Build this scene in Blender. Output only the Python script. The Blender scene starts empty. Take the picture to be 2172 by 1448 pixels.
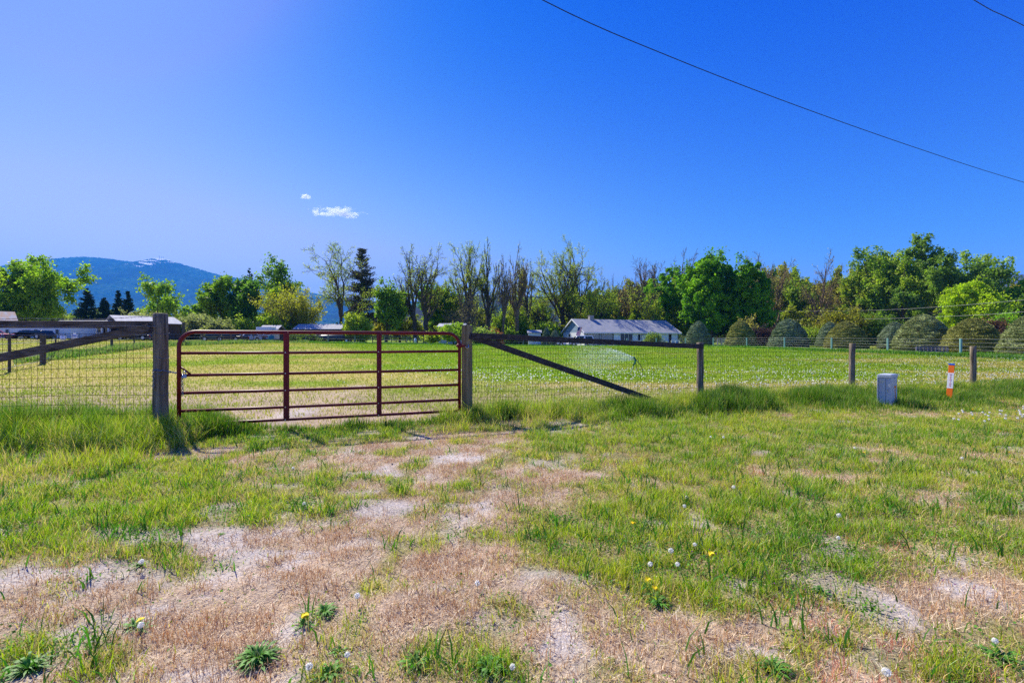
import bpy, math, random
import numpy as np
from mathutils import Vector, Matrix

# ------------------------------------------------------------------ camera, sky, sun, exposure
F = 1026.0            # focal length in photo pixels (2172 wide)
CX, CY = 1086.0, 724.0
HC = 1.27             # eye height
sc = bpy.context.scene
col = sc.collection
cam_d = bpy.data.cameras.new('camera')
cam = bpy.data.objects.new('camera', cam_d)
col.objects.link(cam)
cam.location = (0, 0, HC)
cam.rotation_euler = (math.pi / 2, 0, 0)
cam_d.sensor_width = 36.0
cam_d.lens = 36.0 * F / 2172.0
cam_d.clip_start = 0.05
cam_d.clip_end = 60000
sc.camera = cam

SUN_AZ = 43.0         # degrees left of straight ahead
SUN_EL = 44.0
sunv = Vector((-math.sin(math.radians(SUN_AZ)) * math.cos(math.radians(SUN_EL)),
               math.cos(math.radians(SUN_AZ)) * math.cos(math.radians(SUN_EL)),
               math.sin(math.radians(SUN_EL))))
world = bpy.data.worlds.new('World')
sc.world = world
world.use_nodes = True
wt = world.node_tree
bg = wt.nodes['Background']
sky = wt.nodes.new('ShaderNodeTexSky')
sky.sky_type = 'NISHITA'
sky.sun_disc = False
sky.sun_elevation = math.radians(SUN_EL)
sky.sun_rotation = math.radians(-SUN_AZ)
sky.altitude = 1000
sky.air_density = 1.0
sky.dust_density = 0.6
sky.ozone_density = 3.0
gam = wt.nodes.new('ShaderNodeGamma')
gam.inputs[1].default_value = 1.0
hsv = wt.nodes.new('ShaderNodeHueSaturation')
hsv.inputs['Hue'].default_value = 0.5
hsv.inputs['Saturation'].default_value = 1.35
hsv.inputs['Value'].default_value = 1.0
wt.links.new(sky.outputs[0], gam.inputs[0])
wt.links.new(gam.outputs[0], hsv.inputs['Color'])
# deepen the blue: each channel of the sky gets its own contrast curve
EXPO = 0.95
sep = wt.nodes.new('ShaderNodeSeparateColor'); com = wt.nodes.new('ShaderNodeCombineColor')
wt.links.new(hsv.outputs[0], sep.inputs[0])
chans = []
for i_, (a_, p_) in enumerate(((6.3, 2.6), (1.04, 1.55), (1.0, .5))):
    m0 = wt.nodes.new('ShaderNodeMath'); m0.operation = 'MULTIPLY'; m0.inputs[1].default_value = .1546
    m1 = wt.nodes.new('ShaderNodeMath'); m1.operation = 'POWER'; m1.inputs[1].default_value = p_
    m2 = wt.nodes.new('ShaderNodeMath'); m2.operation = 'MULTIPLY'; m2.inputs[1].default_value = a_ / (2 ** EXPO * .13)
    wt.links.new(sep.outputs[i_], m0.inputs[0]); wt.links.new(m0.outputs[0], m1.inputs[0]); wt.links.new(m1.outputs[0], m2.inputs[0])
    chans.append(m2)
mB = wt.nodes.new('ShaderNodeMath'); mB.operation = 'MINIMUM'; mB.inputs[1].default_value = 1.02 / (2 ** EXPO * .13)
wt.links.new(chans[2].outputs[0], mB.inputs[0])
mG = wt.nodes.new('ShaderNodeMath'); mG.operation = 'SMOOTH_MIN'; mG.inputs[1].default_value = .46 / (2 ** EXPO * .13); mG.inputs[2].default_value = .25 / (2 ** EXPO * .13)
wt.links.new(chans[1].outputs[0], mG.inputs[0])
gr = wt.nodes.new('ShaderNodeMath'); gr.operation = 'MULTIPLY'; gr.inputs[1].default_value = .60
wt.links.new(mG.outputs[0], gr.inputs[0])
mR = wt.nodes.new('ShaderNodeMath'); mR.operation = 'MINIMUM'
wt.links.new(chans[0].outputs[0], mR.inputs[0]); wt.links.new(gr.outputs[0], mR.inputs[1])
wt.links.new(mR.outputs[0], com.inputs[0]); wt.links.new(mG.outputs[0], com.inputs[1]); wt.links.new(mB.outputs[0], com.inputs[2])
# whiter air low in the sky on the sun's side
geo_ = wt.nodes.new('ShaderNodeTexCoord'); nrm_ = wt.nodes.new('ShaderNodeVectorMath'); nrm_.operation = 'NORMALIZE'
wt.links.new(geo_.outputs['Generated'], nrm_.inputs[0])
dot_ = wt.nodes.new('ShaderNodeVectorMath'); dot_.operation = 'DOT_PRODUCT'
dot_.inputs[1].default_value = (-math.sin(math.radians(SUN_AZ)), math.cos(math.radians(SUN_AZ)), 0)
wt.links.new(nrm_.outputs[0], dot_.inputs[0])
sz_ = wt.nodes.new('ShaderNodeSeparateXYZ'); wt.links.new(nrm_.outputs[0], sz_.inputs[0])
def mnode(op, a, b):
    n_ = wt.nodes.new('ShaderNodeMath'); n_.operation = op; n_.use_clamp = op in ('MULTIPLY_ADD', 'SUBTRACT')
    for k_, v_ in enumerate((a, b)):
        if isinstance(v_, (int, float)): n_.inputs[k_].default_value = v_
        else: wt.links.new(v_, n_.inputs[k_])
    return n_.outputs[0]
up_ = mnode('SUBTRACT', 1.0, mnode('MULTIPLY', sz_.outputs[2], 1.3))
side_ = mnode('POWER', mnode('MAXIMUM', dot_.outputs['Value'], 0.0), 3.0)
fac_ = mnode('MULTIPLY', mnode('MULTIPLY', mnode('POWER', up_, 3.0), mnode('ADD', mnode('MULTIPLY', side_, .88), .14)), 1.38)
mixh = wt.nodes.new('ShaderNodeMix'); mixh.data_type = 'RGBA'
kk_ = 1 / (2 ** EXPO * .13)
mixh.inputs[7].default_value = (1.0 * kk_, 1.0 * kk_, 1.05 * kk_, 1)
wt.links.new(fac_, mixh.inputs[0]); wt.links.new(com.outputs[0], mixh.inputs[6])
wt.links.new(mixh.outputs[2], bg.inputs[0])
bg.inputs[1].default_value = 0.13

sun_d = bpy.data.lights.new('sun', 'SUN')
sun_d.energy = 4.9
sun_d.angle = math.radians(0.5)
sun_d.color = (1.0, 0.94, 0.80)
sun = bpy.data.objects.new('sun', sun_d)
col.objects.link(sun)
sun.rotation_euler = sunv.to_track_quat('Z', 'Y').to_euler()

sc.view_settings.view_transform = 'Standard'
sc.view_settings.look = 'None'
sc.view_settings.exposure = EXPO
sc.view_settings.gamma = 1.0
sc.render.engine = 'CYCLES'
cy = sc.cycles
cy.max_bounces = 5
cy.diffuse_bounces = 2
cy.glossy_bounces = 2
cy.transmission_bounces = 3
cy.transparent_max_bounces = 8
cy.volume_bounces = 2
cy.use_denoising = False
cy.denoiser = 'OPENIMAGEDENOISE'
cy.denoising_input_passes = 'RGB_ALBEDO_NORMAL'
cy.sample_clamp_indirect = 4.0

# ------------------------------------------------------------------ helpers
rnd = random.Random(7)
rng = np.random.default_rng(11)

def sstep(t):
    t = np.clip(t, 0, 1)
    return t * t * (3 - 2 * t)

def _hash(ix, iy, seed):
    h = (ix.astype(np.int64) * 374761393 + iy.astype(np.int64) * 668265263 + seed * 974634777) & 0x7fffffff
    h = ((h ^ (h >> 13)) * 1274126177) & 0x7fffffff
    h = h ^ (h >> 16)
    return (h & 0xffff) / 65535.0

def vnoise(x, y, s=1.0, seed=0):
    x = np.asarray(x, float) / s + 1000.3
    y = np.asarray(y, float) / s + 1000.7
    ix, iy = np.floor(x), np.floor(y)
    fx, fy = x - ix, y - iy
    fx, fy = fx * fx * (3 - 2 * fx), fy * fy * (3 - 2 * fy)
    a, b = _hash(ix, iy, seed), _hash(ix + 1, iy, seed)
    c, d = _hash(ix, iy + 1, seed), _hash(ix + 1, iy + 1, seed)
    return (a * (1 - fx) + b * fx) * (1 - fy) + (c * (1 - fx) + d * fx) * fy

def fbm(x, y, s=1.0, seed=0, o=4, g=0.5):
    r, a, t = 0, 1.0, 0
    for k in range(o):
        r = r + a * vnoise(x, y, s / 2 ** k, seed + 17 * k)
        t += a
        a *= g
    return r / t          # 0..1, mean .5

def gz(x, y):
    """height of the ground"""
    x = np.asarray(x, float); y = np.asarray(y, float)
    z = 0.5 * sstep((y - 9) / 70)
    lx = np.maximum(0, -x) - 0.0
    z = z + 0.0185 * np.minimum(lx, 110) * sstep((y - 10) / 48)
    near = np.clip(1 - (np.abs(x) + y) / 60, 0, 1)
    z = z + near * ((fbm(x, y, 1.6, 3, 4) - .5) * 0.075)
    z = z + (fbm(x, y, 14, 5, 2) - .5) * 0.12 * sstep((y - 14) / 15)
    return z

def G(x, y):
    return float(gz(np.array([x]), np.array([y]))[0])

def at(px, Y, py=None):
    """photo column + distance (+ row) -> world point"""
    x = (px - CX) / F * Y
    z = G(x, Y) if py is None else HC + (CY - py) / F * Y
    return Vector((x, Y, z))

def hit(px, py):
    """where the ray of a photo pixel meets the ground"""
    Y = 2.0
    for _ in range(60):
        z = G((px - CX) / F * Y, Y)
        Yn = (HC - z) * F / max(py - CY, 1)
        Y = 0.5 * Y + 0.5 * Yn
    return at(px, Y)

# ---- materials
def new_mat(name):
    m = bpy.data.materials.new(name)
    m.use_nodes = True
    nt = m.node_tree
    return m, nt, nt.nodes['Principled BSDF']

def M(name, c, rough=.8, var=.2, scale=4.0, c2=None, metal=0.0, spec=.3, bump=0.0, bscale=None, stretch=None, coords='Object'):
    m, nt, p = new_mat(name)
    p.inputs['Roughness'].default_value = rough
    p.inputs['Metallic'].default_value = metal
    p.inputs['Specular IOR Level'].default_value = spec
    tc = nt.nodes.new('ShaderNodeTexCoord')
    mp = nt.nodes.new('ShaderNodeMapping')
    nt.links.new(tc.outputs[coords], mp.inputs[0])
    if stretch: mp.inputs['Scale'].default_value = stretch
    n = nt.nodes.new('ShaderNodeTexNoise')
    n.inputs['Scale'].default_value = scale
    n.inputs['Detail'].default_value = 5
    nt.links.new(mp.outputs[0], n.inputs['Vector'])
    r = nt.nodes.new('ShaderNodeValToRGB')
    r.color_ramp.elements[0].position = .32
    r.color_ramp.elements[1].position = .68
    if c2 is None:
        a = [max(0, v * (1 - var)) for v in c]; b = [min(1, v * (1 + var)) for v in c]
    else:
        a, b = c, c2
    r.color_ramp.elements[0].color = (*a, 1)
    r.color_ramp.elements[1].color = (*b, 1)
    nt.links.new(n.outputs[0], r.inputs[0])
    nt.links.new(r.outputs[0], p.inputs['Base Color'])
    if bump:
        bn = nt.nodes.new('ShaderNodeBump')
        bn.inputs['Strength'].default_value = bump
        bn.inputs['Distance'].default_value = 0.02
        n2 = nt.nodes.new('ShaderNodeTexNoise')
        n2.inputs['Scale'].default_value = bscale or scale * 3
        nt.links.new(mp.outputs[0], n2.inputs['Vector'])
        nt.links.new(n2.outputs[0], bn.inputs['Height'])
        nt.links.new(bn.outputs[0], p.inputs['Normal'])
    return m

def leaf_mat(name, trans=.35, rough=.55, spec=.25, tint=(1.0, 1.15, .55)):
    """colour comes from the mesh's own per-leaf colour; light also passes through the leaf"""
    m, nt, p = new_mat(name)
    at_ = nt.nodes.new('ShaderNodeAttribute'); at_.attribute_name = 'Col'
    p.inputs['Roughness'].default_value = rough
    p.inputs['Specular IOR Level'].default_value = spec
    nt.links.new(at_.outputs['Color'], p.inputs['Base Color'])
    tr = nt.nodes.new('ShaderNodeBsdfTranslucent')
    mul = nt.nodes.new('ShaderNodeMix'); mul.data_type = 'RGBA'; mul.blend_type = 'MULTIPLY'
    mul.inputs[0].default_value = 1.0
    mul.inputs[7].default_value = (*tint, 1)
    nt.links.new(at_.outputs['Color'], mul.inputs[6])
    nt.links.new(mul.outputs[2], tr.inputs['Color'])
    mx = nt.nodes.new('ShaderNodeMixShader'); mx.inputs[0].default_value = trans
    out = nt.nodes['Material Output']
    nt.links.new(p.outputs[0], mx.inputs[1]); nt.links.new(tr.outputs[0], mx.inputs[2])
    nt.links.new(mx.outputs[0], out.inputs['Surface'])
    return m

# ---- objects
def tag(o, label=None, cat=None, group=None, kind=None):
    if label: o['label'] = label
    if cat: o['category'] = cat
    if group: o['group'] = group
    if kind: o['kind'] = kind
    return o

def thing(name, label, cat, loc=(0, 0, 0), rz=0.0, group=None):
    o = bpy.data.objects.new(name, None)
    o.empty_display_size = .2
    col.objects.link(o)
    o.location = loc
    o.rotation_euler = (0, 0, rz)
    return tag(o, label, cat, group)

def raw_mesh(name, V, faces_flat, counts, mat, smooth=False, colr=None):
    me = bpy.data.meshes.new(name)
    V = np.ascontiguousarray(V, dtype=np.float32)
    me.vertices.add(len(V)); me.vertices.foreach_set('co', V.ravel())
    ff = np.ascontiguousarray(faces_flat, dtype=np.int32).ravel()
    counts = np.ascontiguousarray(counts, dtype=np.int32)
    me.loops.add(len(ff)); me.loops.foreach_set('vertex_index', ff)
    st = np.zeros(len(counts), np.int32); st[1:] = np.cumsum(counts)[:-1]
    me.polygons.add(len(counts)); me.polygons.foreach_set('loop_start', st)
    if smooth:
        me.polygons.foreach_set('use_smooth', np.ones(len(counts), bool))
    me.update(calc_edges=True)
    if colr is not None:
        ca = me.color_attributes.new('Col', 'FLOAT_COLOR', 'POINT')
        c4 = np.ones((len(V), 4), np.float32); c4[:, :3] = colr
        ca.data.foreach_set('color', c4.ravel())
    if mat: me.materials.append(mat)
    return me

def link(name, me, parent=None):
    o = bpy.data.objects.new(name, me)
    col.objects.link(o)
    if parent is not None: o.parent = parent
    return o

class MB:
    """collects boxes, tubes and prisms, builds them as one mesh"""
    def __init__(s): s.v = []; s.f = []
    def add(s, vs, fs):
        b = len(s.v); s.v += [tuple(v) for v in vs]; s.f += [tuple(i + b for i in f) for f in fs]
        return s
    def box(s, c, d, R=None):
        x, y, z = d[0] / 2, d[1] / 2, d[2] / 2
        vs = [Vector((a * x, b * y, e * z)) for a in (-1, 1) for b in (-1, 1) for e in (-1, 1)]
        if R is not None: vs = [R @ v for v in vs]
        vs = [v + Vector(c) for v in vs]
        return s.add(vs, [(0, 1, 3, 2), (4, 6, 7, 5), (0, 4, 5, 1), (2, 3, 7, 6), (0, 2, 6, 4), (1, 5, 7, 3)])
    def board(s, a, b, h, t, up=Vector((0, 0, 1))):
        """plank from a to b, h high, t thick"""
        a, b = Vector(a), Vector(b); d = (b - a); L = d.length; d.normalize()
        n = up.cross(d).normalized(); u = d.cross(n)
        R = Matrix((d, n, u)).transposed()
        return s.box((a + b) / 2, (L, t, h), R)
    def tube(s, pts, r, n=8, cap=True):
        pts = [Vector(p) for p in pts]
        k = len(pts)
        if not hasattr(r, '__len__'): r = [r] * k
        vs = []; fs = []
        prev = None
        for i, p in enumerate(pts):
            t = (pts[min(i + 1, k - 1)] - pts[max(i - 1, 0)]).normalized()
            if prev is None:
                a = Vector((0, 0, 1)) if abs(t.z) < .9 else Vector((1, 0, 0))
                u = t.cross(a).normalized()
            else:
                u = (prev - t * prev.dot(t)).normalized()
            prev = u; w = t.cross(u)
            for j in range(n):
                an = 2 * math.pi * j / n
                vs.append(p + (u * math.cos(an) + w * math.sin(an)) * r[i])
        for i in range(k - 1):
            for j in range(n):
                j2 = (j + 1) % n
                fs.append((i * n + j, i * n + j2, (i + 1) * n + j2, (i + 1) * n + j))
        if cap:
            fs.append(tuple(range(n))[::-1]); fs.append(tuple((k - 1) * n + j for j in range(n)))
        return s.add(vs, fs)
    def prism(s, poly, y0, y1, axis='y'):
        """polygon (a,b) in the plane square to axis, extruded along axis"""
        n = len(poly)
        def mk(a, b, t):
            return {'y': (a, t, b), 'x': (t, a, b), 'z': (a, b, t)}[axis]
        vs = [mk(a, b, y0) for a, b in poly] + [mk(a, b, y1) for a, b in poly]
        fs = [tuple(range(n)), tuple(range(2 * n - 1, n - 1, -1))]
        fs += [(i, i + n, (i + 1) % n + n, (i + 1) % n) for i in range(n)]
        return s.add(vs, fs)
    def ell(s, c, r, nu=12, nv=8):
        vs = []; fs = []
        for i in range(nv + 1):
            th = math.pi * i / nv
            for j in range(nu):
                ph = 2 * math.pi * j / nu
                vs.append((c[0] + r[0] * math.sin(th) * math.cos(ph), c[1] + r[1] * math.sin(th) * math.sin(ph), c[2] + r[2] * math.cos(th)))
        for i in range(nv):
            for j in range(nu):
                j2 = (j + 1) % nu
                fs.append((i * nu + j, (i + 1) * nu + j, (i + 1) * nu + j2, i * nu + j2))
        return s.add(vs, fs)
    def build(s, name, mat, parent=None, world=True, smooth=False, bevel=0):
        me = bpy.data.meshes.new(name)
        off = Vector((0, 0, 0))
        if parent is not None and world:
            off = parent.location.copy()
            if parent.parent is not None: off = off + parent.parent.location
        me.from_pydata([(a - off.x, b - off.y, c - off.z) for a, b, c in s.v], [], s.f)
        me.materials.append(mat)
        if smooth:
            for p in me.polygons: p.use_smooth = len(p.vertices) == 4
        o = link(name, me, parent)
        if bevel:
            b = o.modifiers.new('bevel', 'BEVEL'); b.width = bevel; b.segments = 2
            b.limit_method = 'ANGLE'
        me.update()
        return o

def copy_tree(o, parent=None):
    c = o.copy(); col.objects.link(c)
    if parent is not None: c.parent = parent
    for ch in list(o.children): copy_tree(ch, c)
    return c
# ------------------------------------------------------------------ ground colours as the place has them
def blob(px, py, rx, ry, a):
    """a patch seen at a photo position, turned into an ellipse on the real ground"""
    c = hit(px, py)
    y1 = (HC - c.z) * F / max(py - ry - CY, 3); y2 = (HC - c.z) * F / (py + ry - CY)
    return (c.x, (y1 + y2) / 2, rx / F * c.y, max((y1 - y2) / 2, .05), a)

GREEN = [blob(*b) for b in [
    (250, 1060, 330, 70, .75), (90, 1140, 230, 50, .7), (610, 1070, 130, 50, .5), (200, 950, 420, 35, .45), (450, 915, 150, 40, .5),
    (30, 1400, 90, 60, .5), (1350, 955, 300, 40, .5), (1600, 905, 380, 25, .55), (1450, 1110, 290, 80, .5), (1700, 1080, 500, 120, .32),
    (2000, 940, 280, 40, .42), (1390, 1240, 110, 60, .45), (1700, 1400, 120, 60, .4), (2060, 1370, 130, 60, .32), (690, 1290, 120, 45, .38),
    (960, 1410, 220, 40, .42), (800, 915, 200, 16, .5), (780, 1170, 60, 40, .3), (150, 1390, 120, 40, .3), (2150, 1080, 120, 80, .3),
    (300, 1330, 380, 100, -.5), (800, 1240, 330, 60, -.35), (880, 1000, 210, 60, -.6), (1010, 932, 160, 22, -.5), (1280, 908, 120, 9, -.4),
    (1480, 1340, 200, 50, -.4), (1980, 1290, 220, 40, -.5), (1640, 1003, 300, 10, -.35), (2020, 972, 260, 9, -.38), (250, 962, 320, 9, -.4),
    (1330, 965, 130, 10, -.2), (1290, 1150, 240, 70, .28), (1560, 1260, 240, 50, .22), (1230, 1330, 150, 40, .15), (420, 1290, 120, 30, .18), (880, 1150, 90, 30, .2), (1150, 1010, 70, 30, -.2), (540, 1150, 180, 30, -.5), (1520, 1035, 130, 14, -.35)]]
DIRT = [blob(*b) for b in [
    (380, 1140, 190, 18, .62), (90, 1225, 170, 28, .55), (330, 1222, 120, 20, .45), (510, 1000, 45, 10, .6), (470, 1068, 60, 12, .5),
    (595, 915, 45, 9, .6), (870, 1080, 150, 28, .42), (850, 985, 100, 26, .3), (1150, 1225, 75, 26, .62), (760, 1185, 150, 14, .35),
    (1540, 1400, 90, 30, .5), (1870, 1310, 110, 45, .55), (650, 1420, 130, 30, .4), (2060, 1262, 150, 14, .45), (900, 1350, 60, 16, .42),
    (320, 1295, 70, 16, .4), (1120, 1445, 300, 16, .35), (1300, 1375, 120, 20, .3), (700, 1090, 40, 12, .3), (590, 1190, 90, 10, .3),
    (1500, 893, 60, 3, .2), (1200, 893, 60, 4, .35), (760, 885, 30, 3, .3)]]

def blobs(L, x, y):
    r = np.zeros_like(x)
    k = np.clip(y * .12, .2, 1.2)
    x, y = x + (fbm(x, y, .55, 201, 4) - .5) * 1.5 * k, y + (fbm(x, y, .55, 202, 4) - .5) * 1.5 * k
    for cx, cy_, rx, ry, a in L:
        r += a * np.exp(-(((x - cx) / rx) ** 2 + ((y - cy_) / ry) ** 2))
    return r

def fence_y(x):
    """the line the fence and gate stand on"""
    return np.interp(x, [-20, -6.8, -4.9, -4.47, -.84, 3.89, 8.42, 12.4, 30], [4.0, 6.4, 6.68, 6.5, 7.8, 10.0, 12.0, 13.0, 17.5])

def masks(x, y):
    """green, dirt, dry-yellow weights 0..1 at ground points"""
    n1 = fbm(x, y, .9, 21, 4) - .5
    n2 = fbm(x, y, .22, 22, 3) - .5
    verge = y < fence_y(x)
    side = .44 + .13 * sstep((x + 1) / 3)
    g = side + .9 * blobs(GREEN, x, y) + n1 * .8 + n2 * .85 + .36 * sstep((vnoise(x, y, .30, 77) - .70) / .12)
    d = 1.0 * blobs(DIRT, x, y) + (fbm(x, y, .30, 31, 4) - .5) * 1.5 + n1 * .3 + .01
    # the field behind the fence
    px = CX + F * x / np.maximum(y, .5)
    lush = sstep((x + .46 * y - 3) / 5.0) * sstep((y - 12.0 - .10 * np.abs(x)) / 5)
    rgt = sstep((x - .62 * y + 1) / 5)
    gf = .32 + .54 * lush - .36 * rgt + (fbm(x, y * 2.2, 5, 41, 4) - .5) * 1.15 + n2 * .2 + n1 * .25
    df = (fbm(x, y * 1.7, 3.5, 43, 3) - .66) * 1.0 - .2 * lush
    # pale track from the gate
    tr = np.exp(-((x + 3.6 + .10 * (y - 7)) / .5) ** 2) * np.clip(1 - (y - 7) / 14, 0, 1)
    gf = gf - .45 * tr; df = df + .35 * tr
    g = np.where(verge, g, gf); d = np.where(verge, d, df)
    edge = np.exp(-((y - fence_y(x)) / .35) ** 2)
    gap = np.exp(-((x + 2.9) / 1.1) ** 2)
    g = g + .5 * edge * (1 - .8 * gap)
    d = d - .4 * edge * (1 - gap)
    return np.clip(g, 0, 1), np.clip(d, 0, 1)

C_DIRT = np.array((.46, .405, .37)); C_LITTER = np.array((.40, .30, .215)); C_GRND = np.array((.25, .22, .08))
def ground_col(x, y):
    g, d = masks(x, y)
    n = fbm(x, y, .12, 51, 3)
    lit = C_LITTER * (.75 + .5 * n[..., None])
    far = sstep((y - 9) / 8)
    fieldg = np.array((.20, .30, .008)) * (.8 + .4 * n[..., None])
    olive = np.array((.40, .33, .09)) * (.8 + .4 * n[..., None])
    gr = C_GRND * (.6 + .8 * n[..., None])
    gr = gr * (1 - far[..., None]) + fieldg * far[..., None]
    lit = lit * (1 - far[..., None]) + olive * far[..., None]
    gg = sstep((g - .25) / .45)[..., None]
    c = lit * (1 - gg) + gr * gg
    dd = sstep((d - .10) / .36)[..., None] * (1 - .5 * gg)
    dirt = C_DIRT * (.85 + .3 * n[..., None])
    return c * (1 - dd) + dirt * dd

# ------------------------------------------------------------------ ground: one sheet to the horizon
def axis(a, b, step, lo, hi, k=1.09):
    xs = list(np.arange(a, b, step)); s = step; v = xs[-1]
    while v < hi: s *= k; v += s; xs.append(v)
    s = step; v = xs[0]; L = []
    while v > lo: s *= k; v -= s; L.append(v)
    return np.array(L[::-1] + xs)
gx = axis(-9, 12, .06, -12000, 12000); gy = axis(1.0, 14, .055, -60, 14000)
XX, YY = np.meshgrid(gx, gy)
ZZ = gz(XX, YY)
fr = np.clip((9 - YY) / 7, 0, 1)
ZZ = ZZ + fr * (fbm(XX, YY, .18, 8, 3) - .5) * .035
GC = ground_col(XX, YY)
ny, nx = XX.shape
idx = np.arange(nx * ny).reshape(ny, nx)
faces = np.stack([idx[:-1, :-1], idx[:-1, 1:], idx[1:, 1:], idx[1:, :-1]], -1).reshape(-1, 4)
m, nt, p = new_mat('ground_soil')
a_ = nt.nodes.new('ShaderNodeAttribute'); a_.attribute_name = 'Col'
p.inputs['Roughness'].default_value = .95; p.inputs['Specular IOR Level'].default_value = .1
tc = nt.nodes.new('ShaderNodeTexCoord')
n1 = nt.nodes.new('ShaderNodeTexNoise'); n1.inputs['Scale'].default_value = 45; n1.inputs['Detail'].default_value = 8
n2 = nt.nodes.new('ShaderNodeTexNoise'); n2.inputs['Scale'].default_value = 1.3; n2.inputs['Detail'].default_value = 6
nt.links.new(tc.outputs['Object'], n1.inputs[0]); nt.links.new(tc.outputs['Object'], n2.inputs[0])
r1 = nt.nodes.new('ShaderNodeMapRange'); r1.inputs[1].default_value = .3; r1.inputs[2].default_value = .7; r1.inputs[3].default_value = .72; r1.inputs[4].default_value = 1.22
r2 = nt.nodes.new('ShaderNodeMapRange'); r2.inputs[1].default_value = .3; r2.inputs[2].default_value = .7; r2.inputs[3].default_value = .82; r2.inputs[4].default_value = 1.15
nt.links.new(n1.outputs[0], r1.inputs[0]); nt.links.new(n2.outputs[0], r2.inputs[0])
v1 = nt.nodes.new('ShaderNodeVectorMath'); v1.operation = 'SCALE'; v2 = nt.nodes.new('ShaderNodeVectorMath'); v2.operation = 'SCALE'
nt.links.new(a_.outputs['Color'], v1.inputs[0]); nt.links.new(r1.outputs[0], v1.inputs['Scale'])
nt.links.new(v1.outputs[0], v2.inputs[0]); nt.links.new(r2.outputs[0], v2.inputs['Scale'])
nt.links.new(v2.outputs[0], p.inputs['Base Color'])
bp = nt.nodes.new('ShaderNodeBump'); bp.inputs['Strength'].default_value = .7; bp.inputs['Distance'].default_value = .02
n3 = nt.nodes.new('ShaderNodeTexNoise'); n3.inputs['Scale'].default_value = 70; n3.inputs['Detail'].default_value = 6
nt.links.new(tc.outputs['Object'], n3.inputs[0]); nt.links.new(n3.outputs[0], bp.inputs['Height']); nt.links.new(bp.outputs[0], p.inputs['Normal'])
gme = raw_mesh('ground', np.stack([XX, YY, ZZ], -1).reshape(-1, 3), faces, np.full(len(faces), 4), m, True, GC.reshape(-1, 3))
tag(link('ground', gme), kind='structure')

# ------------------------------------------------------------------ grass
MG = leaf_mat('grass_blade', trans=.42)
MS = leaf_mat('straw_blade', trans=.2, tint=(1, .95, .8))

def sample(n, y0, y1, pw):
    """points in the part of the place the camera can see, density ~ y**pw"""
    e = pw + 2
    u = rng.random(n)
    y = (y0 ** e + u * (y1 ** e - y0 ** e)) ** (1 / e) if abs(e) > 1e-6 else y0 * (y1 / y0) ** u
    hw = 1.13 * y + 2.4
    x = (rng.random(n) * 2 - 1) * hw
    return x, y

def blades(name, x, y, h, w, lean, cb, ct, mat, label, cat='grass', z=None, stiff=.5):
    n = len(x)
    if z is None: z = gz(x, y) + np.clip((9 - y) / 7, 0, 1) * (fbm(x, y, .18, 8, 3) - .5) * .035
    az = rng.random(n) * 2 * np.pi
    fa = rng.random(n) * np.pi
    dx, dy = np.cos(az) * lean * h, np.sin(az) * lean * h
    wx, wy = np.cos(fa) * w / 2, np.sin(fa) * w / 2
    hh = h * np.sqrt(np.clip(1 - lean ** 2, .02, 1))
    B = np.stack([x, y, z - .01], -1)
    W = np.stack([wx, wy, 0 * wx], -1)
    Mi = B + np.stack([dx * stiff * .6, dy * stiff * .6, hh * .58], -1)
    T = B + np.stack([dx, dy, hh], -1)
    V = np.stack([B - W, B + W, Mi - W * .75, Mi + W * .75, T], 1).reshape(-1, 3)
    b = (np.arange(n) * 5)[:, None]
    fl = np.concatenate([b + np.array([0, 1, 3, 2]), b + np.array([2, 3, 4])], 1)
    cnt = np.tile(np.array([4, 3]), n)
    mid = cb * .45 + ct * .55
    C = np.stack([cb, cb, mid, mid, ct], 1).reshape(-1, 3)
    me = raw_mesh(name, V, fl, cnt, mat, False, C)
    return tag(link(name, me), label, cat, kind='stuff')

def jit(c, n, a=.18, hue=.12):
    j = 1 + (rng.random((n, 1)) * 2 - 1) * a
    k = 1 + (rng.random((n, 3)) * 2 - 1) * hue
    return np.array(c) * j * k

def green_cols(x, y, g):
    n = len(x)
    t = np.clip(fbm(x, y, .7, 61, 3) - .55 * np.clip(g - .7, 0, 1), 0, 1)[:, None]
    deep = np.array((.20, .38, .010)); lime = np.array((.64, .62, .035)); blue = np.array((.34, .48, .18))
    c = deep * (1 - t) + lime * t
    k = (rng.random((n, 1)) < .12)
    c = np.where(k, blue, c)
    dry = (rng.random(n) > .20 + .60 * g)[:, None]
    c = np.where(dry, np.array((.66, .50, .22)), c)
    return c * (1 + (rng.random((n, 1)) * 2 - 1) * .3)

# short verge turf
x, y = sample(3000000, 1.35, 15.5, -.95)
g, d = masks(x, y)
cl = fbm(x, y, .16, 71, 3)
keep = rng.random(len(x)) < np.clip((g - .16) * 1.25, 0.06, 1) * np.clip((cl - .28) * 3.2, .05, 1) * (1 - .9 * sstep((d - .2) / .2))
keep &= y < fence_y(x) + .5
x, y, g, cl = x[keep], y[keep], g[keep], cl[keep]
n = len(x)
nf = np.exp(-((fence_y(x) - y) / np.where(x < -3, 2.0, 1.2)) ** 2)
h = (.018 + .068 * rng.random(n) ** 2.4) * (.45 + .9 * g) * (.55 + .9 * cl) * (1 + 2.4 * nf * (np.abs(x + 2.5) > 1.4))
c = green_cols(x, y, g)
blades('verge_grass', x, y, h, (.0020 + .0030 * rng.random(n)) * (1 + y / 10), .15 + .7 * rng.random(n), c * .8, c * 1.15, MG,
       'short green and yellowing grass of the verge in front of the gate')
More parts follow.
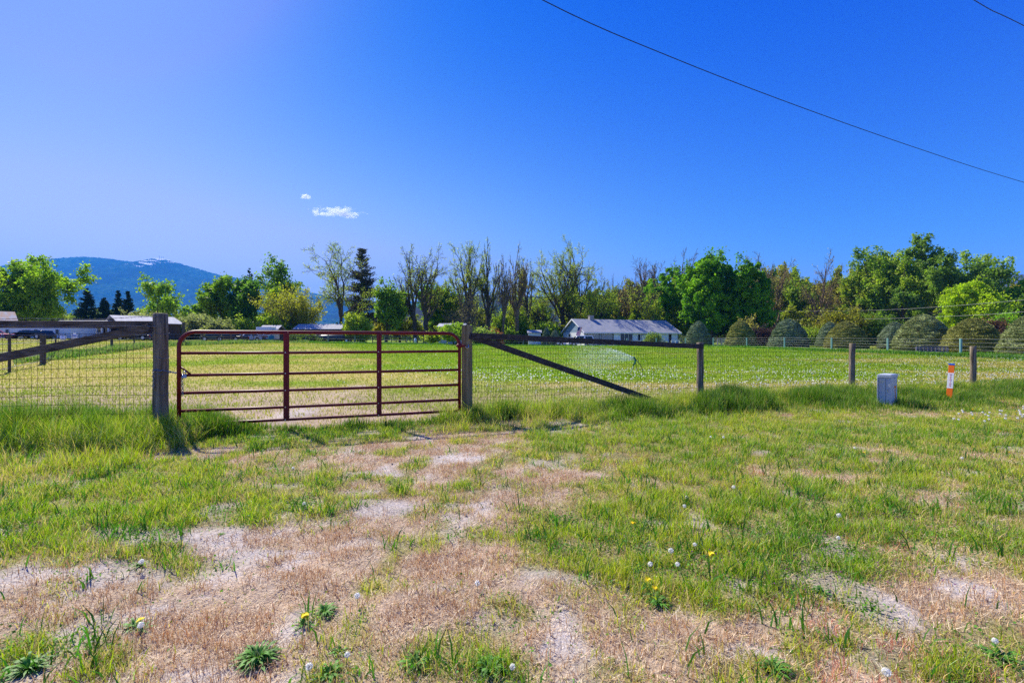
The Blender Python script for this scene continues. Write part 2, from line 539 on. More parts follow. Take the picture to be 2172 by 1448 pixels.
# coarse broad blades in tufts
x, y = sample(80000, 1.4, 7.0, -.8)
g, d = masks(x, y)
tu = vnoise(x, y, .10, 81)
keep = (tu > .66) & (rng.random(len(x)) < np.clip((g - .3) * 1.6, .004, 1)) & (y < fence_y(x))
x, y, g = x[keep], y[keep], g[keep]; n = len(x)
c = jit((.075, .22, .02), n, .35, .2)
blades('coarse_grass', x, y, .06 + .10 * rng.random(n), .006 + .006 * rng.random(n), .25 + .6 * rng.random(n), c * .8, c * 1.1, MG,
       'broad bladed green tufts scattered through the verge grass')
# small round leaves between the blades
x, y = sample(560000, 1.4, 9, -1.05)
g, d = masks(x, y)
keep = (y < fence_y(x)) & (rng.random(len(x)) < np.clip((g - .35) * 1.6, .02, 1) * np.clip((vnoise(x, y, .22, 85) - .35) * 2.5, .03, 1))
x, y = x[keep], y[keep]; n = len(x)
zc = gz(x, y) + np.clip((9 - y) / 7, 0, 1) * (fbm(x, y, .18, 8, 3) - .5) * .035 + .006 + .03 * rng.random(n) ** 1.5
cc_ = np.stack([x, y, zc], -1); a1 = rng.normal(0, 1, (n, 3)); a1[:, 2] *= .45; a1 /= np.linalg.norm(a1, axis=1)[:, None]
a2 = rng.normal(0, 1, (n, 3)); a2[:, 2] *= .45; a2 -= a1 * (a1 * a2).sum(1)[:, None]; a2 /= np.linalg.norm(a2, axis=1)[:, None]
s_ = (.0035 + .006 * rng.random(n))[:, None]
LV = np.stack([cc_ - a1 * s_, cc_ - a2 * s_ * .7, cc_ + a1 * s_, cc_ + a2 * s_ * .7], 1).reshape(-1, 3)
me = raw_mesh('ground_cover', LV, np.arange(4 * n).reshape(-1, 4), np.full(n, 4), MG, False, np.repeat(jit((.12, .27, .025), n, .4, .25), 4, axis=0))
tag(link('ground_cover', me), 'small leafy ground cover between the grass blades of the verge', 'ground cover', kind='stuff')
# brown upright stubble
x, y = sample(1350000, 1.35, 14, -1.15)
g, d = masks(x, y)
cl = fbm(x, y, .13, 91, 3)
keep = (rng.random(len(x)) < np.clip(1.05 - g * 1.15, .18, 1) * np.clip((cl - .3) * 3.2, .04, 1) * (1 - .72 * sstep((d - .16) / .3))) & (y < fence_y(x))
x, y, g, cl = x[keep], y[keep], g[keep], cl[keep]; n = len(x)
t = rng.random((n, 1))
c = (np.array((.50, .235, .085)) * (1 - t) + np.array((.84, .62, .36)) * t) * (1 + (rng.random((n, 1)) * 2 - 1) * .25)
red = ((vnoise(x, y, .5, 95) > .74) & (x > 1.0))[:, None]
c = np.where(red, c * np.array((1.05, .62, .75)), c)
blades('dry_stubble', x, y, .015 + .06 * rng.random(n) ** 1.8, .0018 + .0018 * rng.random(n) + y * .0002, .1 + .55 * rng.random(n), c * .8, c * 1.1, MS,
       'brown dried stalks standing in the bare parts of the verge', 'dry grass')
# straw litter lying flat
x, y = sample(1350000, 1.35, 14, -1.15)
g, d = masks(x, y)
keep = (rng.random(len(x)) < np.clip(1.15 - g * 1.25, .15, 1) * (1 - .62 * sstep((d - .18) / .3))) & (y < fence_y(x))
x, y = x[keep], y[keep]; n = len(x)
t = rng.random((n, 1))
c = (np.array((.90, .78, .56)) * (1 - t) + np.array((.64, .42, .24)) * t) * (1 + (rng.random((n, 1)) * 2 - 1) * .2)
blades('straw_litter', x, y, .03 + .07 * rng.random(n), .0016 + .002 * rng.random(n) + y * .0002, .9 + .095 * rng.random(n), c, c, MS,
       'pale straw lying flat on the dry ground of the verge', 'straw', stiff=1.0)
# tall grass along the fence
N = 420000
xf = rng.random(N) * 25 - 9.5
off = rng.normal(0, 1, N)
wd = np.interp(xf, [-9, -5, -4.2, -3.2, -2, -1.2, 0, 3, 5, 8, 14], [.65, .6, .5, .25, .3, .35, .55, .65, .75, .75, .8])
XT = [-9, -6, -5, -4.2, -3, -1.5, -.7, 1, 3, 5, 7.3, 10, 15]
yc_ = np.interp(xf, XT, [6.2, 6.6, 6.6, 6.5, 6.9, 7.3, 7.8, 8.4, 8.9, 9.7, 10.4, 11.2, 12.8]); wd = np.interp(xf, XT, [1.3, 1.2, .9, .55, .25, .35, .45, .55, .8, 1.1, 1.5, 1.8, 2.0])
yf = yc_ + np.clip(off, -2.2, 2.2) * wd * .55 + .1 * (fbm(xf, xf * 0, 1.3, 99, 2) - .5)
hm = np.interp(xf, [-9, -7, -5.4, -4.4, -3.6, -3.0, -2.2, -1.3, -.7, .5, 3, 4.2, 6, 8, 10, 15], [.26, .28, .36, .34, .16, .07, .16, .12, .32, .34, .28, .34, .24, .20, .16, .24])
cl = fbm(xf, yf, .28, 101, 3)
dens = np.interp(xf, [-4.6, -4.0, -3.5, -2.6, -2.2, -1.2, -.8], [1, .95, .45, .10, .5, .3, 1])
big = fbm(xf, yf, .8, 107, 2)
keep = (rng.random(N) < np.clip((cl - .30) * 4, .04, 1) * np.clip((big - .25) * 2.4, .15, 1) * dens * np.clip(wd / 1.0, .5, 1.4))
xf, yf, hm, cl, off, big = xf[keep], yf[keep], hm[keep], cl[keep], off[keep], big[keep]; hm = hm * (.55 + .9 * big); n = len(xf)
h = hm * (.30 + .95 * rng.random(n) ** 1.3) * (.45 + 1.1 * cl) * np.exp(-.5 * (off / 1.7) ** 2)
t = rng.random((n, 1)) ** 1.5
c = (np.array((.045, .16, .010)) * (1 - t) + np.array((.24, .34, .025)) * t)
pale = (fbm(xf, yf, .5, 103, 2) * .5 + .22 * (xf < -4.6) * (yf > fence_y(xf) - .1))[:, None] > rng.random((n, 1)) * 1.1 + .12
c = np.where(pale, np.array((.24, .34, .10)), c)
c = np.where(rng.random((n, 1)) < .07, np.array((.45, .36, .16)), c)
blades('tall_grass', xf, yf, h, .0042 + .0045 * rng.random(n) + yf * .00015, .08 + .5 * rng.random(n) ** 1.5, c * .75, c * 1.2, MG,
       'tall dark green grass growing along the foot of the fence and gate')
# the mown field
x, y = sample(330000, 7.0, 75, -1.6)
g, d = masks(x, y)
keep = (y > fence_y(x) + .1) & (rng.random(len(x)) < np.clip(.35 + g * .8, .1, 1) * (1 - .6 * sstep((d - .2) / .2)))
x, y, g = x[keep], y[keep], g[keep]; n = len(x)
t = np.clip(g[:, None] + .35 * (rng.random((n, 1)) - .5), 0, 1)
c = np.array((.46, .39, .10)) * (1 - t) + np.array((.21, .36, .008)) * t
c = c * (1 + (rng.random((n, 1)) * 2 - 1) * .22)
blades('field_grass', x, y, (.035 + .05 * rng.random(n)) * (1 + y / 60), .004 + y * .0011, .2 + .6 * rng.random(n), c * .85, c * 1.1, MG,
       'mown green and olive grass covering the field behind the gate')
# rough grass along the far fences
xs, ys = [], []
for (p0, Y0, p1, Y1, k) in [(30, 26, 330, 46, 9000), (330, 46, 560, 63, 14000), (560, 66, 1050, 80, 12000), (1050, 79, 1420, 80, 4500), (1480, 72, 2172, 33, 9000)]:
    t = rng.random(k)
    pxx = p0 + (p1 - p0) * t; Yc = 1 / ((1 - t) / Y0 + t / Y1)
    yy = Yc + rng.normal(0, 1, k) * .9 - .3
    xs.append((pxx - CX) / F * yy); ys.append(yy)
x = np.concatenate(xs); y = np.concatenate(ys); n = len(x)
cl = fbm(x, y, 2.2, 111, 2)
left = x < -.42 * y
t = rng.random((n, 1))
c = np.array((.07, .21, .015)) * (1 - t) + np.array((.16, .31, .03)) * t
c = np.where(left[:, None] & (rng.random((n, 1)) < .7), np.array((.26, .32, .12)), c)
h = (.12 + .30 * rng.random(n)) * (.3 + 1.1 * cl) * np.where(left, 1.35, 1.0)
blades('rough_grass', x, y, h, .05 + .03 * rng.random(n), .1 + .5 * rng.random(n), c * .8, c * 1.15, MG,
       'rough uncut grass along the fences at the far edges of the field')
# ------------------------------------------------------------------ hills and mountains
def forest_mat(name, a, b, snow=False, brown=None, s=.004):
    m, nt, p = new_mat(name)
    p.inputs['Roughness'].default_value = 1; p.inputs['Specular IOR Level'].default_value = 0
    tc = nt.nodes.new('ShaderNodeTexCoord')
    def noise(sc_, det, st=(1, 1, 1)):
        mp = nt.nodes.new('ShaderNodeMapping'); mp.inputs['Scale'].default_value = st
        nt.links.new(tc.outputs['Object'], mp.inputs[0])
        n = nt.nodes.new('ShaderNodeTexNoise'); n.inputs['Scale'].default_value = sc_; n.inputs['Detail'].default_value = det
        n.inputs['Roughness'].default_value = .65
        nt.links.new(mp.outputs[0], n.inputs['Vector']); return n
    def ramp(src, p0, p1, c0, c1):
        r = nt.nodes.new('ShaderNodeValToRGB')
        r.color_ramp.elements[0].position = p0; r.color_ramp.elements[1].position = p1
        r.color_ramp.elements[0].color = (*c0, 1); r.color_ramp.elements[1].color = (*c1, 1)
        nt.links.new(src, r.inputs[0]); return r
    fine = ramp(noise(s * 6, 9, (1, 1, .45)).outputs[0], .38, .66, a, b)
    out = fine.outputs[0]
    if brown:
        big = ramp(noise(s * .35, 4).outputs[0], .45, .6, (0, 0, 0), (1, 1, 1))
        mx = nt.nodes.new('ShaderNodeMix'); mx.data_type = 'RGBA'
        nt.links.new(big.outputs[0], mx.inputs[0]); nt.links.new(out, mx.inputs[6])
        f2 = ramp(noise(s * 8, 8).outputs[0], .35, .7, [v * .6 for v in brown], brown)
        nt.links.new(f2.outputs[0], mx.inputs[7]); out = mx.outputs[2]
    if snow:
        at_ = nt.nodes.new('ShaderNodeAttribute'); at_.attribute_name = 'Col'
        sn = noise(.011, 6, (.7, .7, 2.2))
        ad = nt.nodes.new('ShaderNodeMath'); ad.operation = 'ADD'
        sp = nt.nodes.new('ShaderNodeSeparateColor'); nt.links.new(at_.outputs['Color'], sp.inputs[0])
        nt.links.new(sn.outputs[0], ad.inputs[0]); nt.links.new(sp.outputs[0], ad.inputs[1])
        st = nt.nodes.new('ShaderNodeMapRange'); st.inputs[1].default_value = 1.10; st.inputs[2].default_value = 1.13
        nt.links.new(ad.outputs[0], st.inputs[0])
        mx = nt.nodes.new('ShaderNodeMix'); mx.data_type = 'RGBA'
        nt.links.new(st.outputs[0], mx.inputs[0]); nt.links.new(out, mx.inputs[6]); mx.inputs[7].default_value = (.93, .93, .95, 1)
        out = mx.outputs[2]
    nt.links.new(out, p.inputs['Base Color'])
    return m

def ridge(name, prof, D, depth, mat, seed, bump=1.0, tree=10, snow=None, step=5):
    """a real hill: its crest follows the skyline, its flanks fall away in front and behind"""
    px = np.arange(prof[0][0], prof[-1][0] + 1, step)
    py = np.interp(px, [a for a, b in prof], [b for a, b in prof])
    crest = HC + (CY - py) / F * D
    nr = 90
    t = np.linspace(-1, 1, nr)                   # -1 foot in front, 0 crest, 1 foot behind
    PX, T = np.meshgrid(px, t)
    yy = D + T * depth
    xx = (PX - CX) / F * D + T * 0.0
    shape = np.clip(1 - np.abs(T), 0, 1) ** 1.15
    gul = (fbm(xx, yy, depth * .32, seed, 5, .55) - .5) * 2
    zz = crest[None, :] * shape
    zz = zz * (1 + .26 * bump * gul * np.clip(np.abs(T) * 3, 0, 1) * (1 - shape * .3))
    zz += tree * (rng.random(zz.shape)) * (shape > .1)
    zz -= 5 * (1 - shape)
    ny_, nx_ = zz.shape
    idx = np.arange(nx_ * ny_).reshape(ny_, nx_)
    fc = np.stack([idx[:-1, :-1], idx[:-1, 1:], idx[1:, 1:], idx[1:, :-1]], -1).reshape(-1, 4)
    cc = np.zeros((nx_ * ny_, 3))
    if snow is not None:
        sx = np.exp(-((PX - snow[0]) / snow[1]) ** 2) * np.clip(1 - np.abs(T) / .22, 0, 1) ** .25
        cc[:, 0] = (sx * .655).ravel()
    me = raw_mesh(name, np.stack([xx, yy, zz], -1).reshape(-1, 3), fc, np.full(len(fc), 4), mat, True, cc)
    return tag(link(name, me), kind='structure')

ridge('mountain', [(-900, 640), (-500, 590), (-200, 575), (0, 566), (60, 557), (95, 552), (140, 547), (180, 545), (235, 548), (270, 554), (292, 556), (312, 551), (338, 548),
      (360, 552), (385, 560), (420, 570), (470, 584), (520, 593), (570, 601), (620, 612), (690, 628), (760, 640), (840, 640), (900, 640), (980, 668), (1100, 700)],
      6000, 3600, forest_mat('mountain_forest', (.002, .006, .008), (.085, .15, .09), snow=True, brown=(.035, .028, .032)), 5, tree=16, snow=(345, 72), step=2)
ridge('hills', [(760, 724), (800, 700), (850, 672), (900, 650), (950, 632), (1000, 627), (1060, 630), (1120, 632), (1200, 630), (1300, 628), (1400, 622), (1500, 618), (1600, 626), (1660, 640), (1760, 690), (1800, 724)],
      1500, 900, forest_mat('hill_woodland', (.012, .02, .018), (.04, .055, .04), brown=(.06, .05, .05), s=.02), 9, tree=9)
ridge('far_hills', [(1500, 690), (1600, 650), (1680, 612), (1740, 600), (1800, 600), (1900, 596), (2000, 592), (2080, 590), (2130, 584), (2200, 580), (2400, 590), (2700, 640)],
      3000, 1700, forest_mat('far_hill_scrub', (.06, .045, .04), (.14, .10, .085), s=.006), 13, tree=9, step=4)
MASTM = M('mast_metal', (.25, .25, .28), .6)
for px, top, w in [(338, 541.5, 3.0), (342.5, 544.0, 2.2), (346.5, 544.2, 2.2)]:
    b = at(px, 5990, 550); t_ = at(px, 5990, top)
    o = MB().tube([b, t_], [w, w * .5], 5).build('antenna_mast', MASTM)
    tag(o, {338: 'tall thin antenna mast on the snowy mountain summit, leftmost and highest of three', 342.5: 'short antenna mast on the mountain summit, the middle one of three',
            346.5: 'short antenna mast on the mountain summit, rightmost of three'}[px], 'antenna mast', 'masts on the mountain summit')

# ------------------------------------------------------------------ cloud, outside the air box
def cloud(name, px, py, wpx, hpx, label, seed, dens):
    D = 6000
    c = at(px, D, py); w = wpx / F * D / 2; h = hpx / F * D / 2
    mb = MB(); mb.ell((0, 0, 0), (1, 1, 1), 20, 12)
    me = bpy.data.meshes.new(name); me.from_pydata(mb.v, [], mb.f)
    m = bpy.data.materials.new(name + '_vapour'); m.use_nodes = True; nt = m.node_tree
    nt.nodes.remove(nt.nodes['Principled BSDF'])
    pv = nt.nodes.new('ShaderNodeVolumePrincipled'); pv.inputs['Color'].default_value = (1, 1, 1, 1); pv.inputs['Anisotropy'].default_value = .3
    tc = nt.nodes.new('ShaderNodeTexCoord'); ln = nt.nodes.new('ShaderNodeVectorMath'); ln.operation = 'LENGTH'
    nt.links.new(tc.outputs['Object'], ln.inputs[0])
    mp = nt.nodes.new('ShaderNodeMapping'); mp.inputs['Scale'].default_value = (w / h * .32, .4, .5); mp.inputs['Location'].default_value = (seed, seed, 0)
    mp.inputs['Rotation'].default_value = (0, -.15, 0)
    nt.links.new(tc.outputs['Object'], mp.inputs[0])
    n = nt.nodes.new('ShaderNodeTexNoise'); n.inputs['Scale'].default_value = 2.6; n.inputs['Detail'].default_value = 7; n.inputs['Roughness'].default_value = .62
    nt.links.new(mp.outputs[0], n.inputs['Vector'])
    m1 = nt.nodes.new('ShaderNodeMath'); m1.operation = 'MULTIPLY_ADD'; m1.inputs[1].default_value = 4.6
    sub = nt.nodes.new('ShaderNodeMath'); sub.operation = 'MULTIPLY_ADD'; sub.inputs[1].default_value = -1.7; sub.inputs[2].default_value = -1.35
    nt.links.new(ln.outputs['Value'], sub.inputs[0])
    nt.links.new(n.outputs[0], m1.inputs[0]); nt.links.new(sub.outputs[0], m1.inputs[2])
    cl = nt.nodes.new('ShaderNodeMath'); cl.operation = 'MULTIPLY'; cl.inputs[1].default_value = dens; cl.use_clamp = False
    mx = nt.nodes.new('ShaderNodeMath'); mx.operation = 'MAXIMUM'; mx.inputs[1].default_value = 0
    nt.links.new(m1.outputs[0], mx.inputs[0]); nt.links.new(mx.outputs[0], cl.inputs[0]); nt.links.new(cl.outputs[0], pv.inputs['Density'])
    nt.links.new(pv.outputs[0], nt.nodes['Material Output'].inputs['Volume'])
    me.materials.append(m)
    o = link(name, me); o.location = c; o.scale = (w, h * 1.3, h); o.rotation_euler = (0, .05, 0)
    return tag(o, label, 'cloud')
cloud('cloud', 715, 450, 160, 32, 'small white wispy cloud low in the blue sky, the longer lower one', 3.3, .035)
cloud('cloud', 648, 417, 36, 15, 'tiny white cloud puff just above the longer cloud', 9.1, .05)

# ------------------------------------------------------------------ air
hz = MB().box((0, 3500, 580), (16000, 13500, 1180))
hm_ = bpy.data.materials.new('air'); hm_.use_nodes = True
nt = hm_.node_tree; nt.nodes.remove(nt.nodes['Principled BSDF'])
pv = nt.nodes.new('ShaderNodeVolumePrincipled')
pv.inputs['Color'].default_value = (.04, .34, 1.0, 1); pv.inputs['Density'].default_value = 1.15e-4; pv.inputs['Anisotropy'].default_value = 0
nt.links.new(pv.outputs[0], nt.nodes['Material Output'].inputs['Volume'])
tag(hz.build('haze', hm_), kind='stuff')
# ------------------------------------------------------------------ fences and gate near the camera
WOODG = M('weathered_grey_wood', (.085, .065, .042), .9, scale=34, c2=(.36, .29, .20), bump=.9, stretch=(1, 1, .05))
WOODR = M('weathered_rail_wood', (.045, .034, .025), .85, scale=36, c2=(.19, .15, .11), bump=.6, stretch=(.05, 1, 1))
WOODY = M('treated_square_post_wood', (.14, .11, .05), .8, scale=30, c2=(.34, .28, .14), bump=.6, stretch=(1, 1, .05))
WOODD = M('dark_stained_board', (.022, .018, .018), .75, scale=34, c2=(.085, .07, .065), bump=.6, stretch=(.05, 1, 1))
WIRE = M('galvanised_wire', (.20, .19, .18), .5, metal=.4, scale=30, c2=(.35, .33, .31))
WIRED = M('dull_mesh_wire', (.02, .017, .015), .8, scale=20, c2=(.05, .045, .04), spec=.1)
RED = M('dark_red_gate_paint', (.14, .003, .008), .48, scale=3, c2=(.20, .006, .012), spec=.35)
STEEL = M('bare_steel', (.5, .5, .52), .35, metal=.8, scale=20)
RUST = M('rusty_iron', (.10, .05, .03), .8, scale=20, c2=(.2, .1, .06))

def round_post(b, ztop, r, wobble=.006, seed=0, lean=(0, 0), sink=.3):
    rr = random.Random(seed); pts = []; rad = []
    n = 9
    for i in range(n):
        t = i / (n - 1); z = b.z - sink + (ztop - b.z + sink) * t
        pts.append(Vector((b.x + lean[0] * t + rr.uniform(-wobble, wobble), b.y + lean[1] * t, z)))
        rad.append(r * (1.04 - .08 * t + rr.uniform(-.02, .02)))
    pts.append(pts[-1] + Vector((0, 0, .012))); rad.append(r * .80)
    return MB().tube(pts, rad, 16)

def wires(mb, A, B, hs, vstep, r, z0, z1, seed, slant=0.0, n=10, skipv=False, sagr=.012):
    """woven wire between two ground points; hs are heights"""
    rr = random.Random(seed); A = Vector(A); B = Vector(B)
    L = (B - A).length
    def P(t, h): 
        p = A.lerp(B, t); g = A.z + (B.z - A.z) * t
        return Vector((p.x, p.y, g + h + sagr * math.sin(t * 9 + h * 4 + seed)))
    for h in hs:
        mb.tube([P(i / n, h) for i in range(n + 1)], r, 4, False)
    if not skipv:
        k = int(L / vstep)
        for i in range(k + 1):
            t = i * vstep / L; dx = slant / L
            a, c, e = P(t, z0), P(min(1, t + dx * .5 + rr.uniform(-.002, .002)), (z0 + z1) / 2), P(min(1, t + dx), z1)
            mb.tube([a, c, e], r * .9, 4, False)

def barbed(A, B, sag, seed, r=.0025):
    rr = random.Random(seed); A = Vector(A); B = Vector(B); L = (B - A).length
    mb = MB(); n = int(L / .05); pts = []
    ph = rr.uniform(0, 6)
    for s in (0, math.pi):
        pts = []
        for i in range(n + 1):
            t = i / n; p = A.lerp(B, t)
            w = .0035
            pts.append(p + Vector((0, w * math.cos(t * L * 42 + s + ph), -4 * sag * t * (1 - t) + .010 * math.sin(t * 21 + ph) + w * math.sin(t * L * 42 + s + ph))))
        mb.tube(pts, r * .8, 4, False)
    d = 0.1
    while d < L:
        t = d / L; c = A.lerp(B, t) + Vector((0, 0, -4 * sag * t * (1 - t) + .010 * math.sin(t * 21 + ph)))
        for k in range(2):
            v = Vector((rr.uniform(-1, 1), rr.uniform(-.6, .6), rr.uniform(-1, 1))).normalized() * .014
            mb.tube([c - v, c + v], r * .7, 3, False)
        d += .125
    return mb

# --- fence left of the gate
PL = Vector((-4.83, 6.66, G(-4.83, 6.66)))
f1 = thing('wire_fence', 'woven wire fence with weathered grey rail and diagonal brace left of the red gate', 'fence', PL)
round_post(PL, 1.645, .092, seed=3, lean=(-.012, 0)).build('post', WOODG, f1, smooth=True)
PB = Vector((-9.6, 5.6, G(-9.6, 5.6)))
round_post(PB, 1.62, .09, seed=5).build('post', WOODG, f1, smooth=True)
LA = Vector((-6.83, 6.38, 0)); dl = (LA - Vector((PL.x, PL.y, 0))); 
def LP(s, z):   # s = 0 at the post, 1 at the photo's left edge, going on further left
    return Vector((PL.x + dl.x * s, PL.y + dl.y * s, z))
MB().board(LP(-.0, 1.50) + Vector((0, -.05, 0)), LP(2.35, 1.485) + Vector((0, -.05, 0)), .095, .045).build('top_rail', WOODR, f1, bevel=.004)
MB().board(LP(.04, 1.455) + Vector((0, -.10, 0)), LP(2.3, .43) + Vector((0, -.10, 0)), .105, .045).build('brace', WOODR, f1, bevel=.004)
mb = MB()
A_ = LP(.02, G(PL.x, PL.y)); B_ = LP(2.3, G(-9.6, 5.6)); A_.y += .03; B_.y += .03
wires(mb, A_, B_, [.03, .15, .275, .40, .525, .65, .775, .90, 1.03, 1.15, 1.28, 1.375], .083, .0028, .0, 1.38, 4)
mb.build('wire_mesh', WIRED, f1)
barbed(LP(-.02, 1.60) + Vector((0, -.09, 0)), LP(2.3, 1.58) + Vector((0, -.09, 0)), .035, 1).build('barbed_wire', WIRE, f1)
barbed(LP(-.02, 1.475) + Vector((0, -.13, 0)), LP(2.3, 1.53) + Vector((0, -.10, 0)), .03, 2).build('barbed_wire', WIRE, f1)
barbed(LP(.0, 1.36) + Vector((0, -.13, 0)), LP(2.3, 1.40) + Vector((0, -.10, 0)), .03, 3).build('barbed_wire', WIRE, f1)
for z in (.55, .83, 1.05, 1.38):
    p_ = PL + Vector((0, 0, 0))
    pts = [Vector((PL.x + .097 * math.cos(a), PL.y + .097 * math.sin(a), z + .012 * math.sin(2 * a))) for a in np.linspace(0, 2 * math.pi, 14)]
    MB().tube(pts, .0022, 4, False).build('tie_wire', WIRE, f1)

# --- gate
GA = Vector((-4.475, 6.5, 0)); GB = Vector((-.845, 7.78, 0)); gd = (GB - GA); GL = gd.length; gd.normalize()
gate = thing('farm_gate', 'dark red six rail tubular steel farm gate between the two gate posts', 'gate', (GA.x, GA.y, G(GA.x, GA.y)))
def GP(s, z, o=0.0):
    n = Vector((gd.y, -gd.x, 0))
    return Vector((GA.x, GA.y, z)) + gd * s + n * o
zt, zb = 1.40, .155
pts = [GP(0, zb)]
pts += [GP(0, zt - .2)]
for a in np.linspace(0, math.pi / 2, 9)[1:]: pts.append(GP(.2 - .2 * math.cos(a), zt - .2 + .2 * math.sin(a)))
pts += [GP(GL * .33, zt), GP(GL * .66, zt), GP(GL - .2, zt - .002)]
for a in np.linspace(0, math.pi / 2, 9)[1:]: pts.append(GP(GL - .2 + .2 * math.sin(a), zt - .2 + .2 * math.cos(a)))
pts += [GP(GL, zb)]
MB().tube(pts, .026, 12).build('frame', RED, gate, smooth=True)
for k, z in enumerate((1.113, .815, .575, .335, zb)):
    MB().tube([GP(.02, z), GP(GL * .3, z - .004), GP(GL * .7, z - .003), GP(GL - .02, z)], .021, 10).build('rail', RED, gate, smooth=True)
for s, w in ((GL * .342, .078), (GL * .675, .072)):
    mb = MB()
    R = Matrix((gd, Vector((gd.y, -gd.x, 0)), Vector((0, 0, 1)))).transposed()
    mb.box(GP(s, (zt + zb) / 2 - .01, .030), (w, .014, zt - zb + .02), R)
    mb.box(GP(s + w * .30, (zt + zb) / 2 - .01, .044), (w * .30, .014, zt - zb + .018), R)
    up_ = mb.build('upright', RED, gate, bevel=.003)
    for z in (1.113, .815, .575, .335, zb):
        c = GP(s - w * .15, z, .038)
        MB().tube([c, c + Vector((gd.y, -gd.x, 0)) * .010], .009, 6).build('bolt', STEEL, up_)
g_ = MB()
g_.tube([GP(.02, .925), GP(.13, .83)], .013, 8)
g_.build('corner_gusset', RED, gate, smooth=True)
hg = MB(); hg.tube([GP(GL + .0, 1.20), GP(GL + .10, 1.20)], .015, 8)
hg.tube([GP(GL, 1.165), GP(GL, 1.235)], .036, 12)
hg.tube([GP(GL - .055, 1.20), GP(GL - .02, 1.20)], .014, 8)
hg.build('hinge_collar', RED, gate, smooth=True)
hp = MB(); hp.tube([GP(GL + .09, 1.195), GP(GL + .12, 1.165), GP(GL + .15, 1.165), GP(GL + .15, 1.22)], .009, 6)
hp.build('hinge_pin', STEEL, gate, smooth=True)

# padlock and chains
CH = M('grey_chain', (.30, .30, .30), .45, metal=.7, scale=20)
def chain(pts, step=.034, r=.0042, lw=.011):
    mb = MB(); pts = [Vector(p) for p in pts]; k = 0
    seg = []
    for a, b in zip(pts[:-1], pts[1:]):
        n = max(1, round((b - a).length / step))
        for i in range(n): seg.append((a.lerp(b, (i + .5) / n), (b - a).normalized()))
    for c, d in seg:
        a = Vector((0, 1, 0)) if abs(d.y) < .9 else Vector((1, 0, 0))
        u = d.cross(a).normalized(); v = d.cross(u)
        w = u if k % 2 else v; k += 1
        mb.tube([c + d * (step * .62 * math.cos(t)) + w * (lw * math.sin(t)) for t in np.linspace(0, 2 * math.pi, 11)], r, 5, False)
    return mb
pc = GP(.075, .80, .05)
pk = thing('padlock', 'steel padlock hanging on the latch side of the red gate', 'padlock', (pc.x, pc.y, .75))
PADM = M('padlock_steel', (.22, .32, .55), .35, metal=.6, scale=10)
MB().box((pc.x, pc.y, .805), (.052, .028, .046), Matrix.Rotation(.25, 3, 'Z')).build('body', PADM, pk, bevel=.004)
MB().tube([Vector((pc.x - .017, pc.y, .825)), Vector((pc.x - .017, pc.y, .855))] + [Vector((pc.x - .017 * math.cos(a), pc.y, .855 + .017 * math.sin(a))) for a in np.linspace(.3, math.pi - .3, 6)] + [Vector((pc.x + .017, pc.y, .855)), Vector((pc.x + .017, pc.y, .825))], .005, 8).build('shackle', STEEL, pk, smooth=True)
o = chain([GP(.045, .80, .03), GP(.05, .60, .03), GP(.05, .545, .03)]).build('chain', CH)
tag(o, 'short grey chain hanging from the padlock down the gate frame', 'chain')
q = PL + Vector((0, -.105, 0))
o = chain([GP(-.02, .845, .0), Vector((PL.x + .1, PL.y - .02, .86)), Vector((PL.x + .06, PL.y - .085, .87)), Vector((q.x - .03, q.y, .885)), Vector((q.x - .03, q.y, .62))]).build('chain', CH)
tag(o, 'galvanised chain wrapped round the left gate post with its loose end dangling', 'chain')

# --- fence right of the gate
SX, SY = -.735, 7.92
P1 = Vector((SX, SY, G(SX, SY))); P2 = Vector((3.89, 10.0, G(3.89, 10))); P3 = Vector((8.42, 12.0, G(8.42, 12))); P4 = Vector((12.4, 13.0, G(12.4, 13))); P5 = Vector((17.0, 14.4, G(17, 14.4)))
f2 = thing('wire_fence', 'fine woven wire fence with dark rail and long sloping brace right of the red gate', 'fence', P1)
Rp = Matrix.Rotation(math.radians(-7), 3, 'Z')
MB().box((P1.x, P1.y, .62), (.150, .150, 1.83), Rp).build('square_post', WOODY, f2, bevel=.006)
for P_, zt_, sd, ln in ((P2, 1.24, 1, (.0, 0)), (P3, 1.215, 2, (.02, 0)), (P4, 1.13, 3, (-.01, 0)), (P5, 1.12, 4, (0, 0))):
    round_post(P_, zt_, .069, seed=sd, lean=ln).build('post', WOODG, f2, smooth=True)
o_ = Vector((.03, -.10, 0))
MB().board(P1 + o_ + Vector((.05, 0, 1.365 - P1.z)), P2 + Vector((.05, -.03, 1.165 - P2.z)), .096, .04).build('top_rail', WOODD, f2, bevel=.004)
MB().board(Vector((P1.x + .05, P1.y - .10, 1.365)), Vector((2.93, 9.50, .06)), .10, .04).build('brace', WOODD, f2, bevel=.004)
mb = MB()
hs = [.02 + .102 * i for i in range(12)]
for A2, B2, zt_, z2_, sd in ((P1, P2, 1.15, 1.15, 1), (P2, P3, 1.09, .97, 2), (P3, P4, .95, .9, 3), (P4, P5, .9, .9, 4)):
    off_ = Vector((0, .075, 0))
    wires(mb, A2 + off_, B2 + off_, [h for h in hs if h <= zt_ + .02], .056, .0021 if sd < 3 else .0021, 0, zt_, sd, slant=.05 if sd == 1 else .0)
mb.build('wire_mesh', WIRED, f2)
for z in (1.40, 1.19, .98, .66):
    s_ = .078
    pts = [Vector((P1.x, P1.y, z)) + Rp @ Vector(v) for v in ((-s_, -s_, 0), (s_, -s_, -.006), (s_, s_, 0), (-s_, s_, .004), (-s_, -s_, 0))]
    MB().tube(pts, .002, 4, False).build('tie_wire', WIRE, f2)

